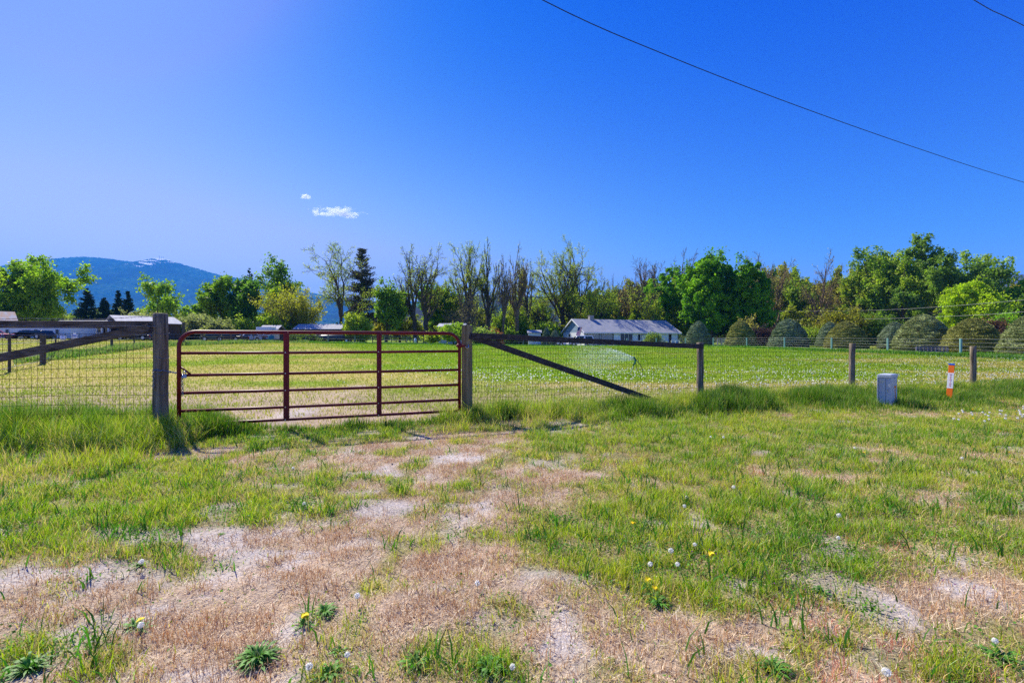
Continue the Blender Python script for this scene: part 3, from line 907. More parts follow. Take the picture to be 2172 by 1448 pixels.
# ------------------------------------------------------------------ utility box and marker
BXM = M('pale_grey_enclosure_paint', (.48, .52, .55), .45, var=.05, scale=3, spec=.4)
bx = Vector((7.40, 9.53, G(7.4, 9.53)))
ub = thing('utility_box', 'pale grey utility pedestal box with an orange painted mark beside the fence', 'utility box', bx, math.radians(-52))
def loc(mb, name, mat, par, **k): return mb.build(name, mat, par, world=False, **k)
loc(MB().box((0, 0, .26), (.215, .39, .62)), 'cabinet', BXM, ub, bevel=.014)
loc(MB().box((0, 0, .60), (.236, .412, .06)).box((0, 0, .634), (.20, .38, .014)), 'lid', BXM, ub, bevel=.016)
DK = M('dark_gap', (.02, .025, .03), .9)
loc(MB().box((.02, -.1955, .26), (.004, .004, .60)), 'door_seam', DK, ub)
loc(MB().box((-.104, -.213, .275), (.012, .05, .59)), 'edge_flange', BXM, ub, bevel=.003)
loc(MB().box((.055, -.2, .33), (.018, .014, .05)), 'latch', STEEL, ub, bevel=.003)
loc(MB().box((-.045, -.1965, .50), (.07, .003, .045)), 'warning_label', M('faded_label', (.62, .60, .45), .7, var=.2, scale=40), ub)
ORG = M('orange_spray_paint', (.75, .22, .01), .7, var=.15, scale=30)
loc(MB().box((.1082, .05, .39), (.003, .14, .035)).box((.1082, .055, .25), (.003, .04, .245)), 'orange_mark', ORG, ub)

mk_ = Vector((9.45, 10.45, G(9.45, 10.45)))
mp_ = thing('marker_post', 'orange utility marker post with blue cap and white warning label by the fence', 'marker post', mk_)
mp_.rotation_euler = (0, math.radians(4.5), math.radians(0))
ORM = M('orange_plastic', (.85, .16, .005), .4, var=.06, spec=.4); BLU = M('blue_plastic', (.01, .13, .60), .4, var=.06, spec=.4); WHT = M('white_label', (.80, .78, .80), .5, var=.03)
def tri(s, z0, z1, t0=1.0, t1=1.0):
    m_ = MB(); q = [(-.62, .36), (0, -.72), (.62, .36)]
    vs = [(a * s * t0, b * s * t0, z0) for a, b in q] + [(a * s * t1, b * s * t1, z1) for a, b in q]
    m_.add(vs, [(0, 2, 1), (3, 4, 5), (0, 1, 4, 3), (1, 2, 5, 4), (2, 0, 3, 5)]); return m_
loc(tri(.086, -.2, .765), 'body', ORM, mp_, bevel=.006)
loc(tri(.095, .765, .80), 'cap', BLU, mp_, bevel=.005)
loc(tri(.0885, .26, .60), 'label_wrap', WHT, mp_, bevel=.006)
PINK = M('pink_print', (.75, .05, .12), .6, var=.02); BLK = M('black_print', (.04, .04, .05), .6, var=.02)
def letters(word, nrm_side, mat, name):
    mbs = []
    for i, ch in enumerate(word):
        cu = bpy.data.curves.new(name, 'FONT'); cu.body = ch; cu.size = .040; cu.extrude = .0008; cu.align_x = 'CENTER'; cu.align_y = 'CENTER'
        cu.materials.append(mat)
        o = bpy.data.objects.new(name, cu); col.objects.link(o)
        bpy.context.view_layer.update()
        me = bpy.data.meshes.new_from_object(o.evaluated_get(bpy.context.evaluated_depsgraph_get()))
        col.objects.unlink(o); bpy.data.objects.remove(o)
        s = .0885
        a, b = (Vector((-.62, .36, 0)) * s, Vector((0, -.72, 0)) * s) if nrm_side < 0 else (Vector((0, -.72, 0)) * s, Vector((.62, .36, 0)) * s)
        d = (b - a).normalized(); n = Vector((d.y, -d.x, 0))
        c = (a + b) / 2 + n * .0022 + Vector((0, 0, .56 - i * .040))
        R = Matrix((d, Vector((0, 0, 1)), n)).transposed().to_4x4()
        me.transform(Matrix.Translation(c) @ R)
        mbs.append(me)
    V = []; Fc = []
    for me in mbs:
        b0 = len(V); V += [tuple(v.co) for v in me.vertices]; Fc += [tuple(i + b0 for i in p.vertices) for p in me.polygons]
    me = bpy.data.meshes.new(name); me.from_pydata(V, [], Fc); me.materials.append(mat)
    return link(name, me, mp_)
letters('WARNING', -1, PINK, 'lettering'); letters('CAUTION', 1, BLK, 'lettering')

# ------------------------------------------------------------------ sprinkler
GRN = M('green_plastic', (.01, .22, .16), .4, var=.1); BLKM = M('black_metal', (.015, .02, .02), .5); HOSE = M('white_hose', (.75, .75, .72), .5, var=.05)
Y_ = 17.5
hd = at(1346, Y_, 759); ft = at(1343, Y_, 776)
spk = thing('sprinkler', 'green impact sprinkler on a black leg spraying water over the field', 'sprinkler', (hd.x, Y_, G(hd.x, Y_)))
MB().tube([hd, at(1347.5, Y_, 765), at(1346, Y_, 771), ft], [.022, .03, .028, .02], 8).build('body', GRN, spk, smooth=True)
MB().tube([hd, at(1360, Y_ - .3, 776), at(1364, Y_ - .35, 790)], .012, 6).build('leg', BLKM, spk)
MB().tube([hd, at(1352, Y_ + .5, 788)], .010, 6).build('leg', BLKM, spk)
MB().tube([ft, at(1341, Y_, 782), at(1335, Y_, 793)], .011, 6).build('hose', HOSE, spk, smooth=True)
MB().ell(hd + Vector((-.03, 0, .02)), (.06, .03, .022)).build('nozzle', GRN, spk, smooth=True)
WAT = leaf_mat('water_drops', trans=.5, tint=(1, 1, 1), rough=.2)
jx = MB(); jp = [hd + Vector((-1.9 * t, 1.2 * t, 1.05 * t - .80 * t * t)) for t in np.linspace(0, 1.25, 26)]
V = []; 
nn = 10000; t = rng.random(nn) ** .9 * 1.15
core = (rng.random(nn) < .10) & (t < .45)
sp = np.where(core, .02, .0) 
phi = np.where(core, 0, rng.random(nn))             # sheet of spray falling under the jet
base = np.stack([-2.0 * t, 1.3 * t, 1.05 * t - .80 * t * t], -1)
drop = np.stack([.55 * phi * t, 0 * t, -phi * np.minimum(.10 + 1.3 * t, .95) * .8], -1)
pw = base + drop + rng.normal(0, 1, (nn, 3)) * (.012 + .22 * t * t + .05 * phi * t)[:, None]
cx_ = pw + np.array(hd); gnd = gz(cx_[:, 0], cx_[:, 1]) + .02; ok_ = cx_[:, 2] > gnd
cx_ = cx_[ok_]; k = len(cx_)
sz = np.where(core[ok_], .010, .0055) * (.6 + .8 * rng.random(k))
a1 = rng.normal(0, 1, (k, 3)); a1 /= np.linalg.norm(a1, axis=1)[:, None]; a2 = np.cross(a1, rng.normal(0, 1, (k, 3))); a2 /= np.linalg.norm(a2, axis=1)[:, None]
V = np.stack([cx_ - a1 * sz[:, None], cx_ - a2 * sz[:, None], cx_ + a1 * sz[:, None], cx_ + a2 * sz[:, None]], 1).reshape(-1, 3)
me = raw_mesh('water_spray', V, np.arange(4 * k).reshape(-1, 4), np.full(k, 4), WAT, False, np.tile(np.array((.85, .93, .95)), (4 * k, 1)))
tag(link('water_spray', me), 'fine white water spray drifting left from the sprinkler', 'water spray', kind='stuff')

# ------------------------------------------------------------------ overhead wires
CBL = M('black_cable', (.012, .012, .014), .6)
def cable(pts, r, label, group=None, n=40, mat=None):
    """smooth curve through points given as (column, row, distance)"""
    P = [at(a, Y, b) for a, b, Y in pts]
    k = len(P); out = []
    for i in range(k - 1):
        p0, p1, p2, p3 = P[max(i - 1, 0)], P[i], P[i + 1], P[min(i + 2, k - 1)]
        for j in range(n // (k - 1)):
            t = j / (n // (k - 1))
            out.append(.5 * ((2 * p1) + (p2 - p0) * t + (2 * p0 - 5 * p1 + 4 * p2 - p3) * t * t + (3 * p1 - p0 - 3 * p2 + p3) * t ** 3))
    out.append(P[-1])
    o = MB().tube(out, r, 6).build('power_line', mat or CBL)
    return tag(o, label, 'power line', group)
cable([(700, -260, 8.3), (1150, 0, 9.8), (1430, 124, 11.6), (1700, 228, 13.8), (1950, 316, 16.6), (2172, 387, 20.0), (2500, 480, 27)], .0095, 'black overhead cable sweeping down across the sky to the right edge')
cable([(1700, -230, 8.0), (2065, 0, 9.8), (2172, 55, 10.8), (2500, 220, 13.5)], .008, 'short stretch of black overhead cable at the top right corner')
WCB = M('pale_cable', (.35, .35, .35), .5)
cable([(1600, 659, 112), (1690, 660, 100), (1800, 659, 85), (1900, 656, 70), (2000, 650, 58), (2090, 643, 50), (2172, 636, 44), (2300, 625, 36)], .013, 'upper pale wire strung low in front of the trees on the right', mat=WCB)
cable([(1600, 677, 112), (1700, 678, 100), (1800, 677, 85), (1900, 675, 70), (2000, 671, 58), (2090, 667, 50), (2172, 661, 44), (2300, 653, 36)], .013, 'lower pale wire strung just above the clipped spruces', mat=WCB)
# ------------------------------------------------------------------ buildings
WHITE = M('white_siding', (.74, .76, .80), .7, var=.05, scale=2)
PALEB = M('pale_blue_siding', (.74, .80, .84), .7, var=.06, scale=2)
SIDEG = M('blue_grey_siding', (.30, .40, .50), .7, var=.08, scale=2)
TRIM = M('white_trim', (.80, .80, .82), .6, var=.03)
NAVY = M('dark_blue_trim', (.02, .035, .08), .6)
SHING = M('grey_shingle', (.27, .29, .32), .9, scale=1.2, c2=(.38, .375, .38), bump=.4, bscale=12)
GARG = M('grey_garage_door', (.40, .38, .38), .6, var=.05)
GLASS = M('dark_glass', (.01, .014, .018), .12, var=.2, spec=.6)
BRICKG = M('chimney_stone', (.35, .32, .30), .9, scale=8, var=.3)
METR = M('white_metal_roof', (.34, .34, .36), .85, scale=2.5, c2=(.50, .50, .51), metal=0, spec=.08, stretch=(3, .3, 1))
METRUST = M('rusting_metal_roof', (.30, .19, .14), .85, scale=1.1, c2=(.26, .29, .35), metal=0, spec=.08, stretch=(2, .4, 1))
DWOOD = M('dark_barn_wood', (.05, .030, .024), .9, scale=6, c2=(.09, .06, .045), stretch=(1, 1, .15))
BROWN = M('brown_siding', (.09, .045, .035), .8, var=.15)

def house_frame(name, label, A, ang, cat='house', group=None):
    return thing(name, label, cat, A, ang, group)

def gable_roof(L, W, ze, zr, over=.35, t=.16, y0=0.0, r0=0.0, r1=0.0):
    """ridge along x; front eave at y=y0"""
    mb = MB(); ym = y0 + W / 2; s = (zr - ze) / (W / 2)
    for sgn in (-1, 1):
        ye = ym + sgn * (W / 2 + over); zE = ze - s * over
        a = [(-over, ye, zE), (L + over, ye, zE), (L + over - r1, ym, zr), (-over + r0, ym, zr)]
        b = [(x, y, z + t) for x, y, z in a]
        mb.add(a + b, [(0, 1, 2, 3), (7, 6, 5, 4), (0, 4, 5, 1), (1, 5, 6, 2), (2, 6, 7, 3), (3, 7, 4, 0)])
    return mb

def window(par, x, z, w, h, y=-.03, frame=.08, panes=1, face='front', side_x=0, glass=None):
    """window on the front wall (y = 0) or on the x = side_x wall"""
    def T(mb, c, d):
        if face == 'front': mb.box((c[0], y, c[1]), d)
        else: mb.box((side_x + y, c[0], c[1]), (d[1], d[0], d[2]))
    fr = MB()
    T(fr, (x, z + h / 2 + frame / 2), (w + 2 * frame, .08, frame)); T(fr, (x, z - h / 2 - frame / 2), (w + 2 * frame, .08, frame))
    T(fr, (x - w / 2 - frame / 2, z), (frame, .08, h)); T(fr, (x + w / 2 + frame / 2, z), (frame, .08, h))
    for i in range(1, panes): T(fr, (x - w / 2 + w * i / panes, z), (frame, .078, h))
    f = fr.build('window', TRIM, par, world=False)
    g = MB(); T(g, (x, z), (w, .03, h)); g.build('pane', glass or GLASS, f, world=False)
    return f

# --- the ranch house
A = Vector(((1241 - CX) / F * 94, 94, 0)); A.z = G(A.x, A.y) - .05
ang = math.radians(20)
H_ = thing('ranch_house', 'long low pale house with grey shingle roof and two garage doors', 'house', A, ang)
L_, W_ = 22.0, 9.6; ze, zr = 3.2 - A.z, 5.75 - A.z
ub_ = Vector((math.cos(ang), math.sin(ang)))
def along(px):
    k = (px - CX) / F
    return (k * A.y - A.x) / (ub_.x - k * ub_.y)
mb = MB()
mb.prism([(0, 0), (W_, 0), (W_, ze - .1), (W_ / 2, zr - .12), (0, ze - .1)], 0, L_, 'x')
mb.build('wall', PALEB, H_, world=False)
g = MB(); g.prism([(1.9, ze * .93), (W_ - 1.9, ze * .93), (W_ / 2 + .25, zr - .35), (W_ / 2 - .25, zr - .35)], -.03, -.005, 'x'); 
g = MB(); g.prism([(.05, ze * .96), (W_ - .05, ze * .96), (W_ / 2, zr - .14)], -.05, -.004, 'x'); g.build('gable_siding', SIDEG, H_, world=False)
g = MB()
for i in range(7):
    z = ze * .96 + .04 + i * .30; w = (zr - z) / (zr - ze) * W_ / 2 * .96
    if w > .3: g.box((-.062, W_ / 2, z), (.02, 2 * w, .05))
g.build('siding_lap', SIDEG, H_, world=False)
MB().box((-.03, W_ / 2, ze * .48), (.05, W_ - .02, ze * .96)).build('gable_wall', WHITE, H_, world=False)
roof = gable_roof(L_, W_, ze, zr, .45, .12).build('roof', SHING, H_, world=False)
fs = MB(); s_ = (zr - ze) / (W_ / 2)
for sgn in (-1, 1):
    ye = W_ / 2 + sgn * (W_ / 2 + .5); zE = ze - s_ * .5
    for xx in (-.50, L_ + .46):
        fs.add([(xx, ye, zE - .12), (xx + .04, ye, zE - .12), (xx + .04, ye, zE + .16), (xx, ye, zE + .16), (xx, W_ / 2, zr - .12), (xx + .04, W_ / 2, zr - .12), (xx + .04, W_ / 2, zr + .16), (xx, W_ / 2, zr + .16)],
               [(0, 1, 2, 3), (4, 7, 6, 5), (0, 4, 5, 1), (3, 2, 6, 7), (0, 3, 7, 4), (1, 5, 6, 2)])
fs.box((L_ / 2, -.50, ze - s_ * .5 + .02), (L_ + .9, .05, .20))
fs.build('fascia', TRIM, H_, world=False)
ch = MB().box((along(1279), W_ / 2, zr + .25), (.9, .8, 1.1)).box((along(1279), W_ / 2, zr + .84), (1.02, .92, .10)); ch.build('chimney', BRICKG, roof, world=False)
for a, b in ((1245.5, 1270.5), (1275, 1299)):
    x0, x1 = along(a), along(b); d = MB()
    for i in range(4): d.box(((x0 + x1) / 2, -.04, .3 + i * .56), (x1 - x0, .05, .54))
    gd_ = d.build('garage_door', GARG, H_, world=False)
    MB().box((x0 - .07, -.05, 1.15), (.12, .07, 2.4)).box((x1 + .07, -.05, 1.15), (.12, .07, 2.4)).box(((x0 + x1) / 2, -.05, 2.41), (x1 - x0 + .26, .07, .12)).build('door_frame', NAVY, gd_, world=False)
x0, x1 = along(1316), along(1341); window(H_, (x0 + x1) / 2, 1.5, x1 - x0, 1.75, panes=3)
x0, x1 = along(1353), along(1358); window(H_, (x0 + x1) / 2, 1.55, x1 - x0, 1.5)
x0, x1 = along(1418), along(1424); window(H_, (x0 + x1) / 2, 1.45, x1 - x0, 1.9, frame=.05)
x0, x1 = along(1360), along(1372)
MB().box(((x0 + x1) / 2, -.03, ze / 2 - .1), (x1 - x0, .05, ze - .3)).build('porch_panel', GARG, H_, world=False)
MB().box(((x0 + x1) / 2, -.07, 1.05), (.95, .05, 2.1)).build('front_door', WHITE, H_, world=False)
for px_ in (1301, 1312, 1343, 1351, 1373):
    MB().box((along(px_), -.02, ze / 2 - .1), (.10, .06, ze - .15)).build('corner_trim', PALEB if px_ > 1310 else NAVY, H_, world=False)
MB().box((-.04, -.02, ze / 2), (.16, .10, ze - .1)).build('corner_trim', NAVY, H_, world=False)
MB().box((L_ - .05, -.02, ze / 2), (.12, .10, ze - .1)).build('corner_trim', NAVY, H_, world=False)
window(H_, 6.5, 1.9, .75, 1.0, face='side', y=-.08); window(H_, 2.9, 1.7, .8, 1.15, face='side', y=-.08)
# flag
fl = thing('flag', 'striped flag with blue canton hanging from a pole at the house gable', 'flag', at(1240, 92.6, 724)); b0 = fl.location
FR = M('flag_red', (.45, .03, .06), .8); FW = M('flag_white', (.72, .70, .72), .8); FB = M('flag_blue', (.02, .035, .16), .8)
pole0 = at(1241, 92.6, 712); pole1 = at(1229, 92.0, 692)
MB().tube([pole0, pole1], .02, 5).build('flag_pole', TRIM, fl)
ax_ = (pole0 - pole1).normalized(); L = 1.5
def fp(u, v):   # u across (away from the pole), v down the stripes
    return pole1 + Vector((.02, -.02, -.1)) + Vector((.30, .1, .05)) * v * .0 + (pole0 - pole1) * 0 + Vector((-.26 - .42 * (v), .05 * math.sin(6 * u + 3 * v), -1.65 * v)) + Vector((.78 * u, 0, .12 * u - .15 * u))
st = [MB(), MB()]
for i in range(13):
    q = [(i / 13, v) for v in np.linspace(0, 1, 7)]; r_ = [((i + 1) / 13, v) for v in np.linspace(0, 1, 7)]
    vs = [fp(*a) for a in q] + [fp(*a) for a in r_]; vs2 = [v + Vector((0, .012, 0)) for v in vs]
    f_ = [(k, k + 1, k + 8, k + 7) for k in range(6)]
    st[i % 2].add(vs, f_).add(vs2, [x[::-1] for x in f_])
st[0].build('red_stripes', FR, fl).name = 'red_stripe'; st[1].build('white_stripes', FW, fl).name = 'white_stripe'
cn = MB(); vs = [fp(u, v) + Vector((0, -.02, 0)) for v in (0, .22, .42) for u in (0, .27, .54)]
cn.add(vs, [(0, 1, 4, 3), (1, 2, 5, 4), (3, 4, 7, 6), (4, 5, 8, 7)]).build('canton', FB, fl)

# --- small buildings
def shed(name, label, px0, px1, Y, ytop, yeave, depth, wallm, roofm, cat='shed', rot=0.0, over=.25, wall=True, ybase=None):
    a = at(px0, Y); w = (px1 - px0) / F * Y / max(.3, math.cos(rot))
    o = thing(name, label, cat, (a.x, Y, a.z - .05), rot)
    ze = HC + (CY - yeave) / F * Y - a.z; zr = HC + (CY - ytop) / F * (Y + depth / 2) - a.z
    if wall:
        mb = MB(); mb.prism([(0, 0), (depth, 0), (depth, ze - .1), (depth / 2, zr - .1), (0, ze - .1)], 0, w, 'x'); mb.build('wall', wallm, o, world=False)
    gable_roof(w, depth, ze, zr, over, .08).build('roof', roofm, o, world=False)
    return o, w, ze, zr
o, w, ze_, zr_ = shed('garden_shed', 'small grey shed with pale roof left of the clipped spruces by the house', 1121, 1147, 100, 700, 705, 3.2, PALEB, METR)
window(o, w * .5, 1.3, .6, .7)
o, w, ze_, zr_ = shed('trailer_house', 'blue grey outbuilding with white metal roof behind the small fruit tree', 930, 984, 84, 686, 692, 5, SIDEG, METR, 'outbuilding')
MB().box((w / 2, -.03, 1.35), (w - .3, .04, .5)).build('pale_band', WHITE, o, world=False)
window(o, w * .18, 1.6, .9, .8); window(o, w * .75, 1.6, 1.1, .8)
# --- metal roofed carport
a = at(624, 92); w = 98 / F * 92
cp = thing('carport', 'open shelter with bright white metal roof and dark posts behind the field', 'shelter', (a.x, 92, a.z))
ze_ = HC + (CY - 697.5) / F * 92 - a.z; zr_ = HC + (CY - 688) / F * 94.5 - a.z
gable_roof(w, 5, ze_, zr_, .25, .08).build('roof', METR, cp, world=False)
for x_ in (.3, w * .33, w * .66, w - .3):
    for y_ in (.1, 4.9): MB().box((x_, y_, ze_ / 2), (.2, .2, ze_)).build('post', DWOOD, cp, world=False)
MB().box((w / 2, 0.0, ze_ - .18), (w, .12, .3)).build('beam', DWOOD, cp, world=False)
MB().box((w / 2, 5.0, ze_ * .45), (w * .98, .1, ze_ * .62)).build('back_wall', DWOOD, cp, world=False)
# stored things under it
a = at(662, 88); TANK = M('dark_steel_tank', (.06, .07, .085), .4, var=.2, metal=.3)
tk = thing('steel_tank', 'long dark steel tank lying on its side in front of the open shelter', 'tank', (a.x, 88, a.z))
Rr = .62
MB().tube([(0, 0, .75), (.25, 0, .75), (5.6, 0, .75), (5.85, 0, .75)], [Rr * .55, Rr, Rr, Rr * .55], 14).build('body', TANK, tk, world=False, smooth=True)
for x_ in (1, 4.8): MB().box((x_, 0, .1), (.3, 1.0, .3)).build('foot', DWOOD, tk, world=False)
MB().box((1.2, 0, 1.5), (.6, .5, .3)).build('pump', M('pump_blue_grey', (.15, .18, .3), .5), tk, world=False)
for i, (px_, py_, w_, h_, m_, lb) in enumerate([(690, 713.5, 1.5, .5, M('faded_red', (.25, .05, .05), .6), 'faded red crate on the dark tank under the shelter'),]):
    b = at(px_, 91.0); o = thing('crate', lb, 'crate', (b.x, b.y, b.z))
    MB().box((0, 0, .5), (w_, 1.0, .95)).build('side_boards', m_, o, world=False); MB().box((0, 0, 1.0), (w_ + .1, 1.1, .06)).build('lid', DWOOD, o, world=False)
    o['label'] = 'faded red crate standing behind the long steel tank'
b = at(728, 87); o = thing('farm_trailer', 'low flat farm trailer with white rims beside the long steel tank', 'trailer', b)
MB().box((.9, 0, .75), (2.6, 1.6, .12)).box((2.9, 0, .7), (1.4, .1, .1)).build('deck', DWOOD, o, world=False)
for y_ in (-.85, .85):
    wl = MB().tube([(.9, y_ - .1, .38), (.9, y_ + .1, .38)], .38, 14).build('wheel', M('tyre_rubber', (.02, .02, .02), .8), o, world=False)
    MB().tube([(.9, y_ - .12, .38), (.9, y_ + .12, .38)], .2, 10).build('rim', WHITE, wl, world=False)

# --- far left homestead
a = at(-120, 66)
mh = thing('mobile_home', 'long low white mobile home with small dark windows at far left', 'house', (a.x, 66, a.z - .1))
w = (150 + 120) / F * 66; ze_ = HC + (CY - 687) / F * 66 - a.z
MB().box((w / 2, 2, ze_ / 2), (w, 4, ze_)).build('wall', WHITE, mh, world=False)
MB().box((w / 2, 2, ze_ + .06), (w + .2, 4.3, .12)).build('flat_roof', METR, mh, world=False)
fh = thing('farmhouse', 'old house with rusting metal roof rising behind the white mobile home at far left', 'house', (-79.3, 66.0, G(-79.3, 66) - .1), math.radians(50))
zb_ = G(-79.3, 66) - .1; zE_ = HC + (CY - 680) / F * 72 - zb_; zR_ = HC + (CY - 662.5) / F * 75.5 - zb_
mb = MB(); mb.prism([(0, 0), (9, 0), (9, zE_ - .1), (4.5, zR_ - .1), (0, zE_ - .1)], 0, 8, 'x'); mb.build('wall', WHITE, fh, world=False)
gable_roof(8, 9, zE_, zR_, .35, .08).build('roof', METRUST, fh, world=False)
window(fh, 3, 1.8, .9, 1.0); window(fh, 6, 1.8, .9, 1.0)
for px_, w_, h_ in ((16, .45, .65), (56, 1.1, .55), (77, .5, .65), (122, .45, .65), (-40, 1.2, .6)):
    window(mh, (px_ + 120) / F * 66, (HC + (CY - 702) / F * 66) - a.z, w_, h_, frame=.04)
a = at(100, 71)
pc_ = thing('cabin', 'brown cabin with white porch posts and a thin pale metal roof', 'house', (a.x, 71, a.z - .1))
w = 135 / F * 71; ze_ = HC + (CY - 685) / F * 71 - a.z; zr_ = HC + (CY - 679) / F * 73 - a.z
gable_roof(w, 4.6, ze_, zr_, .3, .08).build('roof', METR, pc_, world=False)
MB().box((w * .27, 2.3, ze_ / 2), (w * .5, 4.4, ze_ - .1)).build('wall', M('cream_siding', (.60, .58, .50), .7, var=.06), pc_, world=False)
MB().box((w * .72, 3.0, ze_ / 2), (w * .42, 3.0, ze_ - .1)).build('wall', BROWN, pc_, world=False)
for px_ in (160, 186, 204, 216, 230):
    MB().box(((px_ - 100) / F * 71, .05, ze_ / 2), (.22, .2, ze_)).build('porch_post', WHITE, pc_, world=False)
MB().box(((201 - 100) / F * 71, 0, .85), (2.2, .08, .10)).box(((201 - 100) / F * 71, 0, .45), (2.2, .08, .06)).build('porch_rail', WHITE, pc_, world=False)
MB().box((w * .55, -.1, ze_ - .12), (w * .9, .08, .2)).build('fascia', TRIM, pc_, world=False)
window(pc_, (193 - 100) / F * 71, 1.6, .8, .9, y=1.45); window(pc_, (212 - 100) / F * 71, 1.6, .6, .9, y=1.45)
a = at(255, 70); angb = math.radians(50)
bn = thing('barn', 'dark wooden barn with pale metal gable roof beside the left gate post', 'barn', (a.x, 70, a.z - .1), angb)
w = 7.4; dp = 8.9; ze_ = HC + (CY - 682) / F * 70 - a.z; zr_ = HC + (CY - 668) / F * 73 - a.z
mb = MB(); mb.prism([(0, 0), (dp, 0), (dp, ze_ - .1), (dp / 2, zr_ - .1), (0, ze_ - .1)], 0, w, 'x'); mb.build('wall', DWOOD, bn, world=False)
gable_roof(w, dp, ze_, zr_, .4, .08).build('roof', METR, bn, world=False)
MB().box((w * .55, -.03, 1.1), (1.2, .05, 2.1)).build('door', BROWN, bn, world=False)
window(bn, w * .25, 1.6, .8, .7)
# --- camper
a = at(541, 76)
cm = thing('camper_trailer', 'white camper trailer with a red stripe among parked vehicles behind the field', 'camper', (a.x, 76, a.z))
ze_ = HC + (CY - 699) / F * 76 - a.z
MB().box((1.35, 1.2, ze_ / 2 + .2), (2.7, 2.3, ze_ - .4)).build('body', M('camper_grey', (.45, .46, .48), .5, var=.06), cm, world=False)
MB().box((1.35, .03, ze_ * .42), (2.6, .03, .16)).build('stripe', M('camper_red', (.35, .03, .03), .5), cm, world=False)
MB().box((1.3, .9, ze_ + .22), (2.4, 1.6, .45)).build('roof_box', WHITE, cm, world=False)
window(cm, .9, ze_ * .68, .8, .4); window(cm, 2.0, ze_ * .68, .8, .4)
for y_ in (.1, 2.3): MB().tube([(1.4, y_ - .1, .34), (1.4, y_ + .1, .34)], .34, 12).build('wheel', BLKM, cm, world=False)
o, w, ze_, zr_ = shed('small_barn', 'small gabled shed with weathered grey roof behind the camper trailer', 548, 584, 86, 690, 701, 4, DWOOD, M('weathered_roof', (.42, .40, .42), .8, var=.15))

# ------------------------------------------------------------------ vehicles
TYRE = M('rubber', (.015, .015, .016), .85); RIM = M('alloy_rim', (.45, .45, .47), .3, metal=.8)
LAMP = M('lamp_lens', (.75, .75, .70), .15); REDL = M('red_lens', (.4, .02, .02), .2)
def vehicle(name, label, cat, p, rz, L, W, H, paint, style='suv', group=None):
    o = thing(name, label, cat, p, rz, group)
    wr = .36 if style != 'car' else .31
    belt = H * .56
    low = [(-L/2, wr * .75), (-L/2 + .03, belt * .92), (-L/2 + .12, belt), (L/2 - .1, belt * .97), (L/2 - .02, belt * .8), (L/2, wr * .75)]
    # wheel arches
    ax0, ax1 = -L * .31, L * .31
    poly = list(low)
    for ax in (ax1, ax0):
        poly += [(ax + (wr + .07) * math.cos(t), wr + (wr + .07) * math.sin(t)) for t in np.linspace(0, math.pi, 7)]
    b = MB(); b.prism(poly, -W/2, W/2, 'y'); b.build('body', paint, o, world=False, bevel=.03)
    if style == 'suv': cab = [(-L*.30, belt), (-L*.18, H - .03), (L*.40, H), (L*.47, belt)]
    elif style == 'pickup': cab = [(-L*.24, belt), (-L*.12, H - .02), (L*.10, H), (L*.15, belt)]
    else: cab = [(-L*.26, belt), (-L*.10, H - .03), (L*.22, H), (L*.42, belt)]
    c = MB()
    n = len(cab); ins = .13
    vs = [(x, -W/2 + (ins if z > belt else .03), z) for x, z in cab] + [(x, W/2 - (ins if z > belt else .03), z) for x, z in cab]
    c.add(vs, [tuple(range(n)), tuple(range(2*n-1, n-1, -1))] + [(i, i+n, (i+1) % n + n, (i+1) % n) for i in range(n)])
    cb = c.build('cabin', paint, o, world=False, bevel=.03)
    k = len(cab)
    gl = MB()   # side glass, windscreen
    x0, x1, x2, x3 = cab[0][0], cab[1][0], cab[2][0], cab[3][0]; hh = H - belt
    for s in (-1, 1):
        for t0, t1 in ((.04, .46), (.54, .95)) if style != 'pickup' else ((.06, .52), (.58, .94)):
            def P(t, v): 
                xa = x0 + (x1 - x0) * v; xb = x3 + (x2 - x3) * v
                return (xa + (xb - xa) * t, s * (W/2 - .03 - .10 * v + .008), belt + hh * v)
            q = [P(t0, .12), P(t1, .12), P(t1, .86), P(t0, .86)]
            gl.add(q, [(0, 1, 2, 3)])
    for (xa, xb, sg) in ((x0, x1, -1), (x3, x2, 1)):
        q = []
        for v, yy in ((.12, -.36), (.12, .36), (.88, .33), (.88, -.33)):
            q.append((xa + (xb - xa) * v + sg * .012, yy * W, belt + hh * v))
        gl.add(q, [(0, 1, 2, 3)])
    gl.build('window', GLASS, cb, world=False)
    if style == 'pickup':
        MB().box((L*.32, 0, belt + .01), (L*.30, W - .25, .04)).build('bed_liner', BLKM, o, world=False)
    for x in (ax0, ax1):
        for s in (-1, 1):
            y = s * (W/2 - .12)
            wl = MB().tube([(x, y - .11, wr), (x, y + .11, wr)], wr, 18).build('wheel', TYRE, o, world=False)
            MB().tube([(x, y - .118, wr), (x, y + .118, wr)], wr * .58, 10).build('rim', RIM, wl, world=False)
    for s in (-1, 1):
        MB().box((-L/2 + .03, s * W * .36, belt * .78), (.08, .28, .14)).build('headlight', LAMP, o, world=False)
        MB().box((L/2 - .03, s * W * .42, belt * .78), (.06, .14, .22)).build('tail_light', REDL, o, world=False)
    MB().box((-L/2 - .02, 0, wr + .05), (.10, W * .9, .16)).build('bumper', BLKM if paint is not WPAINT else paint, o, world=False)
    return o
WPAINT = M('white_car_paint', (.78, .79, .82), .25, var=.02, spec=.6)
NPAINT = M('dark_blue_car_paint', (.012, .02, .045), .22, var=.05, spec=.6)
RPAINT = M('red_car_paint', (.40, .015, .05), .25, var=.05, spec=.6)
GPAINT = M('olive_car_paint', (.06, .09, .06), .5, var=.2)
KPAINT = M('black_truck_paint', (.02, .02, .025), .3)
SPAINT = M('silver_car_paint', (.45, .46, .50), .3, spec=.6)
